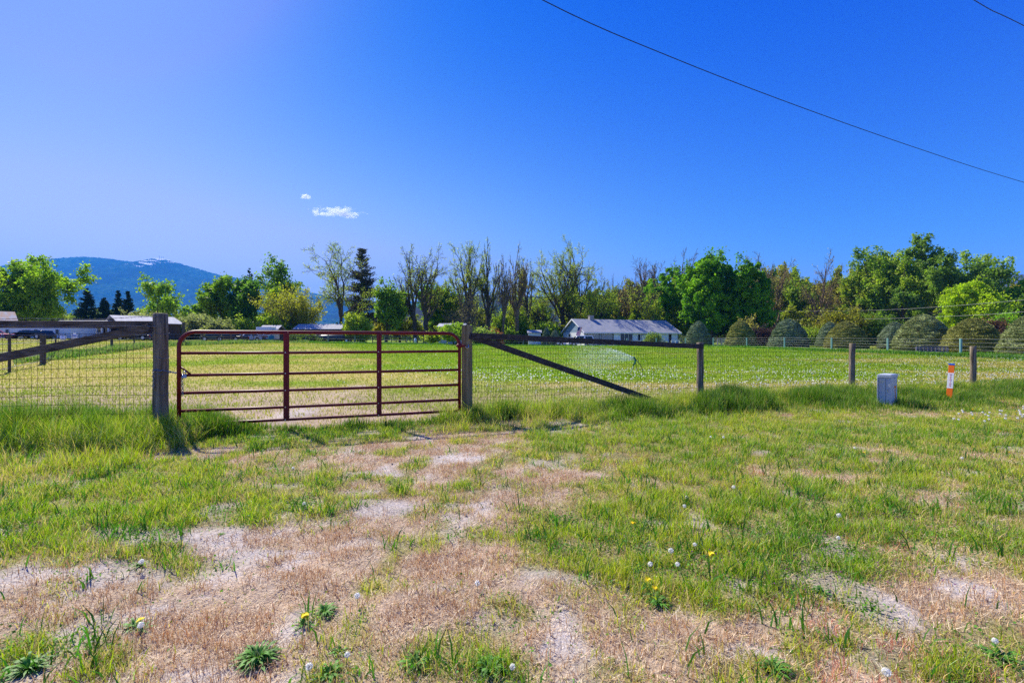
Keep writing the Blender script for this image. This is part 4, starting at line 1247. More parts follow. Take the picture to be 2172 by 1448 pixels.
vehicle('pickup_truck', 'white pickup truck parked in front of the garage, the nearer of two white vehicles', 'pickup truck', at(1232, 88.5), math.radians(6), 4.9, 1.9, 1.85, WPAINT, 'suv')
vehicle('parked_car', 'white car half hidden behind the white pickup truck at the house', 'car', at(1206, 92.5), math.radians(-14), 4.2, 1.8, 1.6, WPAINT, 'car')
vehicle('parked_car', 'dark blue car parked in front of the long white mobile home', 'car', at(68, 62), 0, 4.7, 1.8, 1.15, NPAINT, 'suv')
vehicle('parked_car', 'red car at the left edge in front of the mobile home', 'car', at(-20, 60), math.pi, 4.3, 1.8, 1.15, RPAINT, 'car')
vehicle('parked_truck', 'old olive green utility vehicle behind the tall grass left of the gate middle', 'utility vehicle', at(450, 68), math.radians(30), 2.9, 1.5, 1.45, GPAINT, 'suv')
vehicle('parked_truck', 'black pickup truck standing between the olive vehicle and the camper trailer', 'pickup truck', at(492, 72), math.radians(-10), 4.4, 1.8, 1.5, KPAINT, 'pickup')
vehicle('parked_car', 'silver car parked just left of the camper trailer', 'car', at(522, 74), math.radians(60), 4.0, 1.75, 1.5, SPAINT, 'car')
vehicle('parked_truck', 'low black pickup parked beside the barn behind the brace board', 'pickup truck', at(288, 66), math.radians(5), 4.6, 1.8, 1.35, KPAINT, 'pickup')
# drums and small yard things
def drum(px, Y, h, r, mat, label, cat='barrel', name='barrel', dome=False):
    b = at(px, Y); o = thing(name, label, cat, b)
    pts = [(0, 0, 0), (0, 0, h * .9), (0, 0, h)]
    MB().tube([(0, 0, .02), (0, 0, h * .33), (0, 0, h * .34), (0, 0, h * .66), (0, 0, h * .67), (0, 0, h * .93), (0, 0, h)], [r, r, r * 1.04, r * 1.04, r, r, r * (.5 if dome else .93)], 14).build('body', mat, o, world=False, smooth=True)
    MB().tube([(0, 0, h), (0, 0, h + .08)], r * .25, 8).build('cap', BLKM if not dome else mat, o, world=False)
    return o
PLW = M('white_plastic', (.68, .74, .80), .5, var=.04)
drum(134, 60, .55, .28, PLW, 'white plastic barrel on the grass left of the gas cylinder')
drum(158, 60, .85, .26, PLW, 'tall white gas cylinder in front of the brown cabin', 'gas cylinder', 'gas_cylinder', True)
drum(881, 80, .95, .20, M('pale_blue_plastic', (.45, .58, .66), .5, var=.04), 'pale blue round topped standpipe cover at the far edge of the field', 'standpipe', 'standpipe', True)
drum(575, 73, 1.0, .42, M('teal_plastic', (.03, .18, .22), .5), 'teal plastic drum beside the camper trailer')
b = at(914, 79.5); o = thing('yard_pump', 'small dark hand pump with white pots beside it near the fruit tree', 'hand pump', b)
MB().tube([(0, 0, 0), (0, 0, .9)], .12, 8).build('pipe', M('pump_blue', (.05, .07, .16), .5), o, world=False)
MB().tube([(0, 0, .8), (.3, 0, .95)], .05, 6).build('handle', RUST, o, world=False)
for s in (-.38, .38): MB().tube([(s, 0, 0), (s, 0, .38)], [.13, .2], 10).build('pot', WHITE, o, world=False)
# white rails and benches by the house and spruces
def rails(name, label, pxa, pxb, Y, z0, z1, mat, cat, n=2, posts=3):
    a, b_ = at(pxa, Y), at(pxb, Y); o = thing(name, label, cat, a)
    for k in range(n):
        z = z0 + (z1 - z0) * (k / max(1, n - 1)); MB().board(a + Vector((0, 0, z)), b_ + Vector((0, 0, z)), .10, .05).build('rail', mat, o)
    for k in range(posts):
        p_ = a.lerp(b_, k / (posts - 1)); MB().box((p_.x, p_.y, p_.z + z1 / 2), (.09, .09, z1)).build('post', mat, o)
    return o
rails('porch_railing', 'white railing in front of the round bush at the house', 1381, 1405, 90, .35, 1.15, TRIM, 'railing')
rails('porch_railing', 'white railing at the right end of the house', 1424, 1441, 91, .3, .95, TRIM, 'railing')
rails('porch_railing', 'low pale railing under the wide house window', 1302, 1372, 92, .5, .9, PALEB, 'railing', posts=6)
GRY = M('grey_pipe', (.30, .31, .34), .5, metal=.4)
rails('livestock_panel', 'grey pipe panel between the two leftmost clipped spruces', 1522, 1541, 80, .2, 1.2, GRY, 'livestock panel', n=4)
rails('livestock_panel', 'pale grey slatted panel standing in front of the largest clipped spruce', 1944, 2010, 40.5, .25, .62, M('mauve_grey', (.16, .15, .19), .7), 'livestock panel', n=3, posts=9)

# ------------------------------------------------------------------ far fences
GPOST = M('pale_green_post_paint', (.22, .42, .38), .6, var=.12)
GWOOD = M('old_grey_post', (.10, .085, .07), .9, var=.25)
def far_fence(label, posts, mat, r, h, nw, wr=.012, wm=None, name='wire_fence', top=None):
    p0 = at(posts[0][0], posts[0][1]); o = thing(name, label, 'fence', p0); P = []
    for q in posts:
        b = at(q[0], q[1]); hh = q[2] if len(q) > 2 else h; rr_ = q[3] if len(q) > 3 else r
        MB().tube([b - Vector((0, 0, .1)), b + Vector((0, 0, hh * .97)), b + Vector((0, 0, hh))], [rr_, rr_, rr_ * .8], 8).build('post', mat, o); P.append(b)
    for k in range(nw):
        z = h * (.15 + .82 * k / max(1, nw - 1))
        MB().tube([p + Vector((0, 0, z)) for p in P], wr, 4, False).build('wire', wm or WIRE, o)
    if top:
        for a, b in zip(P[:-1], P[1:]): MB().board(a + Vector((0, 0, h * .96)), b + Vector((0, 0, h * .96)), .12, .05).build('top_rail', top, o)
    return o
far_fence('old wire fence on grey wooden posts running back along the left side of the field',
          [(-60, 15, 1.4, .1), (20, 19, 1.5, .05), (91, 24, 1.5, .12), (118, 30, 1.4, .04), (237, 38, 1.3, .09), (285, 42, 1.3, .04), (326, 46, 1.25, .10), (389, 49, 2.3, .13), (430, 55, 1.3, .08), (465, 59, 1.3, .06), (490, 63, 1.4, .11), (513, 66, 1.5, .09), (538, 69, 1.3, .05), (560, 73, 1.3, .06), (612, 80, 1.3, .07)], GWOOD, .1, 1.15, 4)
far_fence('low rail fence on pale posts along the far edge of the field behind the gate',
          [(612, 80.4), (648, 82), (696, 82, 1.3, .12), (753, 82, 1.2, .09), (816, 82), (863, 81, 1.15, .05), (905, 81), (935, 81), (990, 80), (1045, 80), (1110, 80), (1160, 80.5), (1208, 81), (1232, 81), (1255, 81)], M('greenish_grey_post', (.16, .20, .20), .8, var=.2), .07, 1.15, 3, wm=GRY, top=GWOOD)
far_fence('wire fence on pale green posts in front of the clipped spruces',
          [(1330, 80), (1392, 78), (1454, 76), (1513, 74), (1584, 66), (1664, 60), (1764, 53), (1883, 47.5), (2038, 37), (2290, 28)], GPOST, .085, 1.33, 5, wr=.005, wm=GRY)
far_fence('thin grey wire fence behind the clipped spruces under the trees',
          [(1440, 96), (1500, 94), (1540, 93), (1600, 92), (1690, 90), (1712, 89), (1760, 88), (1830, 86), (1900, 84), (1980, 82), (2060, 80), (2140, 78), (2250, 74)], GRY, .05, 1.25, 5, wr=.009, wm=GRY)
far_fence('board fence in the shade between the round green bush and the fruit tree', [(790, 93), (830, 93), (870, 93), (910, 93), (1000, 92), (1060, 92), (1100, 92), (1180, 92)], GWOOD, .08, 1.4, 2, wm=GWOOD, wr=.05)
# driveway and paths
GRV = M('pale_gravel', (.42, .37, .31), .95, var=.2, scale=3, bump=.3)
def strip(name, pts, w, mat, lift=.03):
    V = []; Fc = []
    P = [at(a, Y) for a, Y in pts]; out = []
    for i in range(len(P) - 1):
        for j in range(8): out.append(P[i].lerp(P[i + 1], j / 8))
    out.append(P[-1]); k = len(out); nacr = 4
    for i, p_ in enumerate(out):
        t = (out[min(i + 1, k - 1)] - out[max(i - 1, 0)]); t.z = 0; t.normalize(); n = Vector((t.y, -t.x, 0))
        for j in range(nacr + 1):
            q = p_ + n * w * (j / nacr - .5) * (1 + .15 * math.sin(i * 1.7)); V.append((q.x, q.y, G(q.x, q.y) + lift))
    for i in range(k - 1):
        for j in range(nacr): b = i * (nacr + 1) + j; Fc.append((b, b + 1, b + nacr + 2, b + nacr + 1))
    me = bpy.data.meshes.new(name); me.from_pydata(V, [], Fc); me.materials.append(mat)
    return tag(link(name, me), kind='structure')
strip('driveway', [(1180, 88), (1260, 87), (1330, 86), (1420, 86)], 7, GRV)
strip('path', [(1620, 66), (1700, 62), (1790, 54), (1900, 48), (2050, 41), (2200, 37)], 1.2, GRV)
strip('yard', [(-100, 58), (60, 58), (190, 58)], 5, M('bare_yard_soil', (.36, .28, .20), .95, var=.2))
# ------------------------------------------------------------------ trees
BARK = M('dark_bark', (.055, .04, .028), .95, scale=3, c2=(.15, .115, .08))
BARKP = M('pale_bark', (.13, .115, .09), .95, scale=3, c2=(.24, .22, .18))
BARKR = M('reddish_bark', (.12, .08, .05), .95, scale=3, c2=(.26, .18, .11))
LEAF = leaf_mat('tree_leaf', trans=.5, rough=.6, spec=.3)
NEED = leaf_mat('conifer_needle', trans=.10, rough=.8, spec=.1, tint=(1, 1, .8))

def tubes(P, R0, R1, sides):
    """many tubes with the same number of points, as arrays"""
    P = np.asarray(P, float); n, k, _ = P.shape
    T = np.empty_like(P); T[:, 1:-1] = P[:, 2:] - P[:, :-2]; T[:, 0] = P[:, 1] - P[:, 0]; T[:, -1] = P[:, -1] - P[:, -2]
    T /= np.linalg.norm(T, axis=2, keepdims=True) + 1e-9
    ref = np.where(np.abs(T[..., 2:3]) < .9, np.array((0, 0, 1.0)), np.array((1.0, 0, 0)))
    ref = np.broadcast_to(ref[:, :1], P.shape)
    U = np.cross(T, ref); U /= np.linalg.norm(U, axis=2, keepdims=True) + 1e-9
    W = np.cross(T, U)
    t = np.linspace(0, 1, k)[None, :, None]
    R = (np.asarray(R0)[:, None, None] * (1 - t) + np.asarray(R1)[:, None, None] * t)
    an = np.arange(sides) * 2 * np.pi / sides
    V = P[:, :, None, :] + R[:, :, None] * (U[:, :, None, :] * np.cos(an)[None, None, :, None] + W[:, :, None, :] * np.sin(an)[None, None, :, None])
    V = V.reshape(-1, 3)
    i = np.arange(k - 1)[:, None] * sides; j = np.arange(sides)[None, :]; j2 = (j + 1) % sides
    f = np.stack([i + j, i + j2, i + sides + j2, i + sides + j], -1).reshape(-1, 4)
    Fc = (f[None] + (np.arange(n) * k * sides)[:, None, None]).reshape(-1, 4)
    return V, Fc

def rot_about(d, ang, rr):
    a = Vector((rr.gauss(0, 1), rr.gauss(0, 1), rr.gauss(0, 1))); a = (a - d * a.dot(d)).normalized()
    return (d * math.cos(ang) + a * math.sin(ang)).normalized()

def grow(seed, trunkfrac, lean, levels, stems=1, r0=.5, wob=.10, spread0=0.0, keep=None):
    """unit skeleton about 10 high; returns a list of levels, each a list of (points, r_start, r_end)"""
    rr = random.Random(seed); out = [[] for _ in range(len(levels) + 1)]
    def line(p, d, L, k, wob, trop):
        pts = [p]; 
        for _ in range(k - 1):
            d = (d + Vector((rr.gauss(0, wob), rr.gauss(0, wob), rr.gauss(0, wob) + trop))).normalized()
            p = p + d * (L / (k - 1)); pts.append(p)
        return pts, d
    def branch(p, d, L, r, lvl):
        last = lvl == len(levels)
        k = (7, 6, 5, 4, 4)[min(lvl, 4)]
        w = wob * (1 if lvl == 0 else 2.0)
        trop = 0 if lvl == 0 else levels[lvl - 1].get('trop', .06)
        pts, dend = line(p, d, L, k, w, trop)
        r1 = r * (.62 if lvl == 0 else .35)
        out[lvl].append((pts, r, r1))
        if last: return
        S = levels[lvl]; n = S['n']
        for i in range(n):
            t = S['t0'] + (1 - S['t0']) * (i + rr.random()) / n
            if i == n - 1: t = 1.0
            x = t * (k - 1); a = min(int(x), k - 2); q = pts[a].lerp(pts[a + 1], x - a)
            dd = (pts[a + 1] - pts[a]).normalized()
            ang = math.radians(rr.uniform(*S['ang'])) * (.45 if i == n - 1 else 1)
            nd = rot_about(dd, ang, rr)
            if 'out' in S: nd = (nd + Vector((nd.x, nd.y, 0)) * S['out']).normalized()
            LL = L * S['len'] * rr.uniform(.7, 1.15) * (1.15 - .45 * t if lvl else 1)
            if 'abs' in S: LL = S['abs'] * rr.uniform(.75, 1.15)
            branch(q, nd, LL, (r + (r1 - r) * t) * S.get('r', .6), lvl + 1)
    for s in range(stems):
        a = rr.uniform(0, 6.28) if stems > 1 else 0; sp = spread0 * rr.uniform(.5, 1.1) if stems > 1 else 0
        d = Vector((lean + sp * math.cos(a), sp * math.sin(a), 1)).normalized()
        branch(Vector((.25 * (s - (stems - 1) / 2) if stems > 1 else 0, .15 * rr.uniform(-1, 1) if stems > 1 else 0, -.15)), d, 10 * trunkfrac, r0 / (1 if stems == 1 else 1.3), 0)
    return out

def make_tree(name, label, cat, base, H, W, S, seed, group=None, parent=None, leafn=None, bark=None, rz=None, names=('trunk', 'crown')):
    sk = grow(seed, S['trunk'], S.get('lean', 0), S['levels'], S.get('stems', 1), S.get('r0', .5), S.get('wob', .09), S.get('spread', 0))
    allp = np.array([tuple(p) for L in sk[-2:] for b in L for p in b[0]])
    zmax = allp[:, 2].max(); ctr = np.median(allp[:, :2], axis=0) if not S.get('lean') else np.zeros(2)
    rad = np.percentile(np.abs(allp[:, 0] - ctr[0]), 97)
    sz = H / zmax; sx = (W / 2) / rad
    sc_ = np.array((sx, sx, sz))
    rngl = np.random.default_rng(seed)
    Vs, Fs = [], []; nb = 0
    tr = H * S.get('thick', .022)                       # trunk radius in metres
    for lv, L in enumerate(sk):
        if not L: continue
        P = np.array([[tuple(q) for q in b[0]] for b in L]) * sc_
        k = tr / S.get('r0', .5)
        mn = S.get('mint', .018)
        R0 = np.maximum([b[1] * k for b in L], mn); R1 = np.maximum([b[2] * k for b in L], mn * .75)
        V, Fc = tubes(P, R0, R1, (9, 6, 4, 3, 3)[min(lv, 4)])
        Vs.append(V); Fs.append(Fc + nb); nb += len(V)
    V = np.concatenate(Vs); Fc = np.concatenate(Fs)
    o = thing(name, label, cat, base, rz if rz is not None else 0, group)
    tme = raw_mesh(names[0], V, Fc, np.full(len(Fc), 4), bark or S.get('bark', BARK), True)
    link(names[0], tme, o)
    n = leafn or S['leaf']
    if n:
        lv = S.get('leaf_levels', (-1,))
        segs = [(b[0][i], b[0][i + 1]) for l in lv for b in sk[l] for i in range(len(b[0]) - 1)]
        A_ = np.array([tuple(a) for a, b in segs]) * sc_; B_ = np.array([tuple(b) for a, b in segs]) * sc_
        if S.get('clump'):       # some twigs are full, others nearly bare
            wgt = rngl.random(len(segs)) ** S['clump']; wgt /= wgt.sum()
            ii = rngl.choice(len(segs), n, p=wgt)
        else: ii = rngl.integers(0, len(segs), n)
        t = rngl.random((n, 1)); c = A_[ii] * (1 - t) + B_[ii] * t + rngl.normal(0, 1, (n, 3)) * S.get('jit', .35)
        if S.get('lobes'):      # rounded leaf masses that bulge out of one broad crown
            nl = S['lobes']; zb_ = S.get('zb', .10)
            dl_ = rngl.normal(0, 1, (nl, 3)); dl_ /= np.linalg.norm(dl_, axis=1)[:, None]
            rl_ = (.45 + .45 * rngl.random(nl) ** .6)
            hz_ = H * (1 - zb_) / 2
            lc = dl_ * rl_[:, None] * np.array((W / 2, W / 2, hz_)) + np.array((0, 0, H * (1 + zb_) / 2 - .02 * H))
            lr = (.05 + .11 * rngl.random(nl)) * min(W / 2, H / 2)
            k_ = rngl.choice(nl, n, p=lr ** 2 / (lr ** 2).sum())
            dd_ = rngl.normal(0, 1, (n, 3)); dd_[:, 2] += .35; dd_ /= np.linalg.norm(dd_, axis=1)[:, None]
            bump_ = 1 + .5 * (fbm(dd_[:, 0] * 2 + k_ * 3.7, dd_[:, 1] * 2 + dd_[:, 2] * 2, .8, seed, 3) - .5) * 2
            cl_ = lc[k_] + dd_ * (lr[k_] * bump_ * (.70 + .45 * rngl.random(n)))[:, None]
            use = (rngl.random(n) < .72)[:, None]
            c = np.where(use, cl_, c)
        c[:, 2] = np.maximum(c[:, 2], .1)
        s = S['lsz'] * (.6 + .8 * rngl.random(n))
        a1 = rngl.normal(0, 1, (n, 3)); a1[:, 2] += S.get('upl', .0); a1 /= np.linalg.norm(a1, axis=1)[:, None]
        a2 = np.cross(a1, rngl.normal(0, 1, (n, 3))); a2 /= np.linalg.norm(a2, axis=1)[:, None]
        a1 = a1 * s[:, None] * .62; a2 = a2 * s[:, None] * .42
        LV = np.stack([c - a1, c - a2 * .9 + a1 * .1, c + a1, c + a2 + a1 * .1], 1).reshape(-1, 3)
        ca, cb = np.array(S['ca']), np.array(S['cb'])
        m_ = fbm(c[:, 0] + c[:, 2] * .7 + seed, c[:, 1] + c[:, 2] * .5, W * .22, seed, 3)[:, None]
        m_ = np.clip((m_ - .3) * 2.2 + rngl.normal(0, .15, (n, 1)), 0, 1)
        cc = (ca * (1 - m_) + cb * m_) * np.array((1.5, 1.3, 1.1)) * (1 + (rngl.random((n, 1)) - .5) * .45)
        lme = raw_mesh(names[1], LV, np.arange(4 * n).reshape(-1, 4), np.full(n, 4), S.get('lmat', LEAF), False, np.repeat(cc, 4, axis=0))
        link(names[1], lme, o)
    return o

lv = lambda n, l, a, t0, trop=.06, r=.6, **k: dict(n=n, len=l, ang=a, t0=t0, trop=trop, r=r, **k)
BARE = dict(trunk=.42, r0=.5, wob=.07, levels=[lv(7, 1.05, (24, 52), .50, .07, .72), lv(7, .52, (28, 58), .30, .03, .60), lv(6, .48, (25, 60), .22, .02, .55), lv(6, .50, (25, 70), .15, .01, .6)],
            thick=.024, mint=.024, leaf=2600, lsz=.16, jit=.20, leaf_levels=(-1,), clump=1.0, ca=(.22, .34, .03), cb=(.38, .47, .045), bark=BARK)
BARE2 = dict(BARE, leaf=1200, ca=(.28, .30, .08), cb=(.38, .38, .10), bark=BARKR)
LEAFY = dict(trunk=.42, r0=.5, wob=.07, levels=[lv(8, .72, (28, 55), .35, .06, .6), lv(6, .55, (30, 60), .25, .04, .55), lv(5, .5, (30, 65), .2, .0, .5)],
             thick=.018, mint=.03, leaf=9000, lsz=.42, jit=.42, clump=1.0, ca=(.075, .17, .018), cb=(.19, .31, .022), bark=BARK)
MAPLE = dict(trunk=.30, r0=.5, wob=.07, levels=[lv(9, 1.25, (20, 62), .35, .03, .55), lv(8, .50, (30, 65), .25, .02, .5), lv(6, .45, (30, 70), .2, -.02, .5)],
             thick=.022, mint=.03, leaf=30000, lsz=.38, jit=.42, clump=.6, lobes=210, ca=(.06, .19, .010), cb=(.18, .38, .015), bark=BARK)
POPLAR = dict(LEAFY, levels=[lv(12, .50, (18, 40), .25, .10, .5), lv(6, .50, (25, 50), .25, .06, .5), lv(5, .5, (30, 65), .2, .0, .5)], trunk=.72, leaf=9000, clump=1.4)
WILLOW = dict(trunk=.10, r0=.5, stems=7, spread=.55, wob=.05, levels=[lv(6, 3.2, (8, 38), .1, .06, .7), lv(7, .45, (18, 45), .25, .05, .55), lv(6, .5, (20, 45), .2, .03, .5)],
              thick=.012, mint=.02, leaf=14000, lsz=.26, jit=.28, clump=.7, ca=(.20, .24, .03), cb=(.34, .36, .03), bark=BARKP)
BUSH = dict(trunk=.12, r0=.5, stems=8, spread=.8, wob=.08, levels=[lv(6, 2.6, (10, 50), .1, .03, .7), lv(6, .5, (25, 60), .2, .03, .55), lv(4, .5, (25, 60), .2, .0, .5)],
            thick=.012, mint=.015, leaf=9000, lsz=.22, jit=.24, clump=.5, ca=(.10, .20, .02), cb=(.20, .32, .03), bark=BARK)
OLIVE = dict(BUSH, ca=(.15, .19, .09), cb=(.27, .32, .18), lsz=.26, leaf=10000, bark=BARKP)
TWIGGY = dict(BARE, trunk=.2, levels=[lv(12, 1.0, (25, 60), .15, .06, .5), lv(8, .5, (25, 60), .15, .02, .55), lv(8, .5, (30, 70), .15, .0, .55)], leaf=1500, ca=(.10, .11, .06), cb=(.16, .15, .08), lsz=.22, mint=.03, bark=M('grey_twigs', (.10, .085, .07), .95, c2=(.19, .165, .14)))

def conifer(name, label, cat, base, H, W, seed, ca=(.018, .04, .022), cb=(.05, .085, .04), dens=1.0, irregular=.3, z0=.12, group=None, ls=None, bark=BARK, power=.85):
    r_ = np.random.default_rng(seed); o = thing(name, label, cat, base, 0, group)
    zz = np.linspace(-.2, H, 9); P = np.stack([.01 * H * np.sin(zz * .4 + seed), 0 * zz, zz], -1)[None]
    V1, F1 = tubes(P, [H * .018], [H * .002], 8)
    nb = int(70 * dens * max(1, H / 14)); t = z0 + (1 - z0) * r_.random(nb) ** 1.05
    L = W / 2 * (1 - (t - z0) / (1 - z0)) ** power * (1 - irregular * r_.random(nb)) + .15
    az = r_.random(nb) * 6.283; droop = -.25 + .5 * t
    k = 5; s = np.linspace(0, 1, k)
    X = L[:, None] * s * np.cos(az)[:, None]; Y = L[:, None] * s * np.sin(az)[:, None]
    Z = t[:, None] * H + L[:, None] * (s * droop[:, None] + .22 * s ** 2)
    P2 = np.stack([X, Y, Z], -1)
    V2, F2 = tubes(P2, np.full(nb, H * .0035), np.full(nb, .012), 3)
    V = np.concatenate([V1, V2]); Fc = np.concatenate([F1, F2 + len(V1)])
    link('trunk', raw_mesh('trunk', V, Fc, np.full(len(Fc), 4), bark, True), o)
    n = int(nb * 85); ii = r_.choice(nb, n, p=L / L.sum()); u = .12 + .88 * r_.random(n) ** .75
    x = u * (k - 1); a = np.minimum(x.astype(int), k - 2); fr_ = (x - a)[:, None]
    c = P2[ii, a] * (1 - fr_) + P2[ii, a + 1] * fr_
    c = c + r_.normal(0, 1, (n, 3)) * np.array((.10, .10, .06)) * (L[ii] * .9 + .8)[:, None]
    lsz = (ls or .34) * (.6 + .8 * r_.random(n))
    d = np.stack([np.cos(az[ii]), np.sin(az[ii]), .35 + 0 * ii], -1) + r_.normal(0, .6, (n, 3)); d /= np.linalg.norm(d, axis=1)[:, None]
    e = np.cross(d, r_.normal(0, 1, (n, 3))); e /= np.linalg.norm(e, axis=1)[:, None]
    d = d * lsz[:, None] * .6; e = e * lsz[:, None] * .22
    LV = np.stack([c - d, c - e, c + d, c + e], 1).reshape(-1, 3)
    m_ = r_.random((n, 1)); cc = np.array(ca) * (1 - m_) + np.array(cb) * m_
    link('crown', raw_mesh('crown', LV, np.arange(4 * n).reshape(-1, 4), np.full(n, 4), NEED, False, np.repeat(cc, 4, axis=0)), o)
    return o

def plant(kind, cx, top, hw, D, label, seed, name='tree', cat='tree', base_px=None, group=None, **kw):
    """tree whose crown is centred on column cx, its top at row top, half width hw, D metres off"""
    bpx = cx if base_px is None else base_px
    b = at(bpx, D); H = HC + (CY - top) / F * D - b.z; W = 2 * hw / F * D
    S = dict(kind); S.update(kw)
    if base_px is not None: S['lean'] = (cx - bpx) / F * D / max(H, 1) * 1.0
    if S.get('conifer'):
        return conifer(name, label, cat, b, H, W, seed, group=group, **{k: v for k, v in S.items() if k in ('ca', 'cb', 'dens', 'irregular', 'z0', 'ls', 'power')})
    nm = ('trunk', 'crown') if cat == 'tree' else ('stem', 'foliage')
    return make_tree(name, label, cat, b, H, W, S, seed, group, names=nm)
CON = dict(conifer=True, dens=2.2, irregular=.22)

# left side
plant(MAPLE, -15, 531, 78, 86, 'tall broad leafy green tree at the far left edge behind the mobile home', 101, leaf=24000, ca=(0.0975, 0.216, 0.02), cb=(0.293, 0.46, 0.025), clump=1.1, lobes=0)
plant(MAPLE, 92, 556, 56, 90, 'leafy green tree with low spreading branches, right of the big one at the left edge', 102, leaf=17000, ca=(0.0975, 0.23, 0.02), cb=(0.308, 0.489, 0.025), clump=1.1, lobes=0)
plant(CON, 184, 612, 28, 112, 'dark pine standing left of three others below the mountain, the largest', 103, 'pine_tree')
plant(CON, 221, 632, 21, 112, 'dark pine right of the largest left one, lower than its neighbours', 104, 'pine_tree')
plant(CON, 251, 617, 17, 118, 'narrow dark pine, left one of a close pair below the mountain', 105, 'pine_tree')
plant(CON, 271, 618, 18, 116, 'narrow dark pine, right one of a close pair below the mountain', 106, 'pine_tree')
plant(LEAFY, 322, 585, 42, 105, 'light green open crowned tree in front of the mountain behind the barn', 107, leaf=5200, ca=(0.13, 0.273, 0.025), cb=(0.277, 0.431, 0.025), clump=1.6)
plant(CON, 404, 657, 9, 120, 'small dark conifer rising from the grey green shrubs left of the gate', 108, 'pine_tree')
plant(CON, 446, 645, 19, 108, 'dark pine half hidden behind the leftmost leafy poplar', 109, 'pine_tree')
plant(POPLAR, 472, 587, 32, 104, 'leafy tree with pointed top left of the tall dark poplar', 110, ca=(0.0813, 0.187, 0.025), cb=(0.195, 0.345, 0.025))
plant(CON, 530, 567, 20, 112, 'tall dark conifer whose tip shows above the leafy poplar', 111, 'pine_tree', ca=(0.0325, 0.0719, 0.0375), cb=(0.0975, 0.159, 0.0625), dens=.8)
plant(POPLAR, 525, 585, 34, 100, 'tall dense dark green poplar with a straight trunk', 112, leaf=12000, ca=(0.0569, 0.159, 0.025), cb=(0.146, 0.287, 0.025))
plant(POPLAR, 567, 602, 19, 103, 'slim light green tree between the dark poplar and the yellow willow', 113, leaf=4500, ca=(0.163, 0.287, 0.025), cb=(0.293, 0.431, 0.025))
plant(BUSH, 590, 655, 36, 96, 'bright lime green bush at the foot of the slim light green tree', 114, 'shrub', 'shrub', ca=(0.244, 0.389, 0.0187), cb=(0.423, 0.575, 0.025), lsz=.3)
plant(BUSH, 512, 660, 22, 96, 'pale lime green bush in front of the tall dark poplar', 115, 'shrub', 'shrub', ca=(0.212, 0.345, 0.0375), cb=(0.39, 0.517, 0.0625), lsz=.3, leaf=5000)
plant(POPLAR, 612, 547, 38, 118, 'tall upright leafy tree rising behind the yellow willow', 116, leaf=7000, ca=(0.0813, 0.201, 0.025), cb=(0.179, 0.316, 0.025))
plant(WILLOW, 640, 597, 50, 99, 'yellow green willow with fine upswept branches', 117, 'willow_tree')
plant(BARE, 722, 518, 82, 103, 'great half bare cottonwood with yellow tinged twigs over the metal roofed shelter', 118, 'cottonwood_tree', leaf=6720, thick=.020, trunk=.36)
plant(CON, 768, 528, 44, 112, 'tall dark ragged pine behind the half bare cottonwood', 119, 'pine_tree', irregular=.6, power=.5, ca=(0.0569, 0.0646, 0.035), cb=(0.195, 0.179, 0.0875), dens=2.2, z0=.2)
plant(BUSH, 757, 657, 27, 92, 'round bright green bush right of the metal roofed shelter', 120, 'shrub', 'shrub', ca=(0.195, 0.316, 0.025), cb=(0.455, 0.546, 0.0625), lsz=.28, leaf=11000)
plant(LEAFY, 818, 588, 30, 100, 'leafy two stemmed tree between the bush and the tall triple cottonwood', 121, stems=2, spread=.15, leaf=6500, ca=(0.0975, 0.216, 0.025), cb=(0.212, 0.359, 0.025))
plant(BARE, 868, 512, 44, 101, 'bare cottonwood with dark trunk, left stem of the tall pair beside the gate end', 122, 'cottonwood_tree', leaf=2400, base_px=882)
plant(BARE, 902, 512, 42, 99, 'bare wide cottonwood with a stout forked trunk and drooping right limb', 123, 'cottonwood_tree', leaf=3040, thick=.026, trunk=.42)
plant(LEAFY, 917, 604, 26, 108, 'dark green leafy tree between the two tallest groups of bare cottonwoods', 124, leaf=8000, ca=(0.0731, 0.187, 0.0187), cb=(0.163, 0.316, 0.0187))
plant(LEAFY, 957, 612, 20, 110, 'small leafy tree left of the tall yellowish cottonwood', 125, leaf=3800, ca=(0.114, 0.23, 0.025), cb=(0.227, 0.374, 0.025))
plant(TWIGGY, 990, 612, 38, 96, 'dense grey brown leafless tree directly behind the square gate post', 126, 'bare_tree')
plant(BARE, 990, 503, 40, 100, 'tall yellowish cottonwood with upright limbs above the square gate post', 127, 'cottonwood_tree', leaf=6720, trunk=.30)
plant(BARE, 1048, 503, 27, 103, 'tall narrow cottonwood right of the one above the square gate post', 128, 'cottonwood_tree', leaf=2560, base_px=1033, trunk=.34)
plant(BARE2, 1086, 538, 20, 98, 'slender dark leaning tree with a small top between two taller groups', 129, 'bare_tree', leaf=640, base_px=1066, trunk=.62, thick=.016)
plant(BARE2, 1112, 509, 27, 104, 'tall bare tree with straight twin tops left of the great leaning cottonwood', 130, 'bare_tree', leaf=1440, base_px=1098)
plant(BARE, 1128, 545, 30, 112, 'crooked thick trunked cottonwood just left of the leaning one', 131, 'cottonwood_tree', leaf=2560, base_px=1118)
plant(BARE, 1178, 497, 66, 118, 'great spreading cottonwood leaning left over the gable end of the house', 132, 'cottonwood_tree', leaf=9600, base_px=1200, thick=.024, trunk=.34)
plant(BARE, 1238, 514, 38, 128, 'tall upright cottonwood rising behind the house chimney side of the roof', 133, 'cottonwood_tree', leaf=3520)
plant(BARE, 1287, 573, 42, 136, 'cottonwood with sparse green tufts behind the middle of the house roof', 134, 'cottonwood_tree', leaf=3520)
plant(BARE2, 1330, 570, 34, 138, 'bare dark tree with wide low limbs behind the right half of the house roof', 135, 'bare_tree', leaf=560)
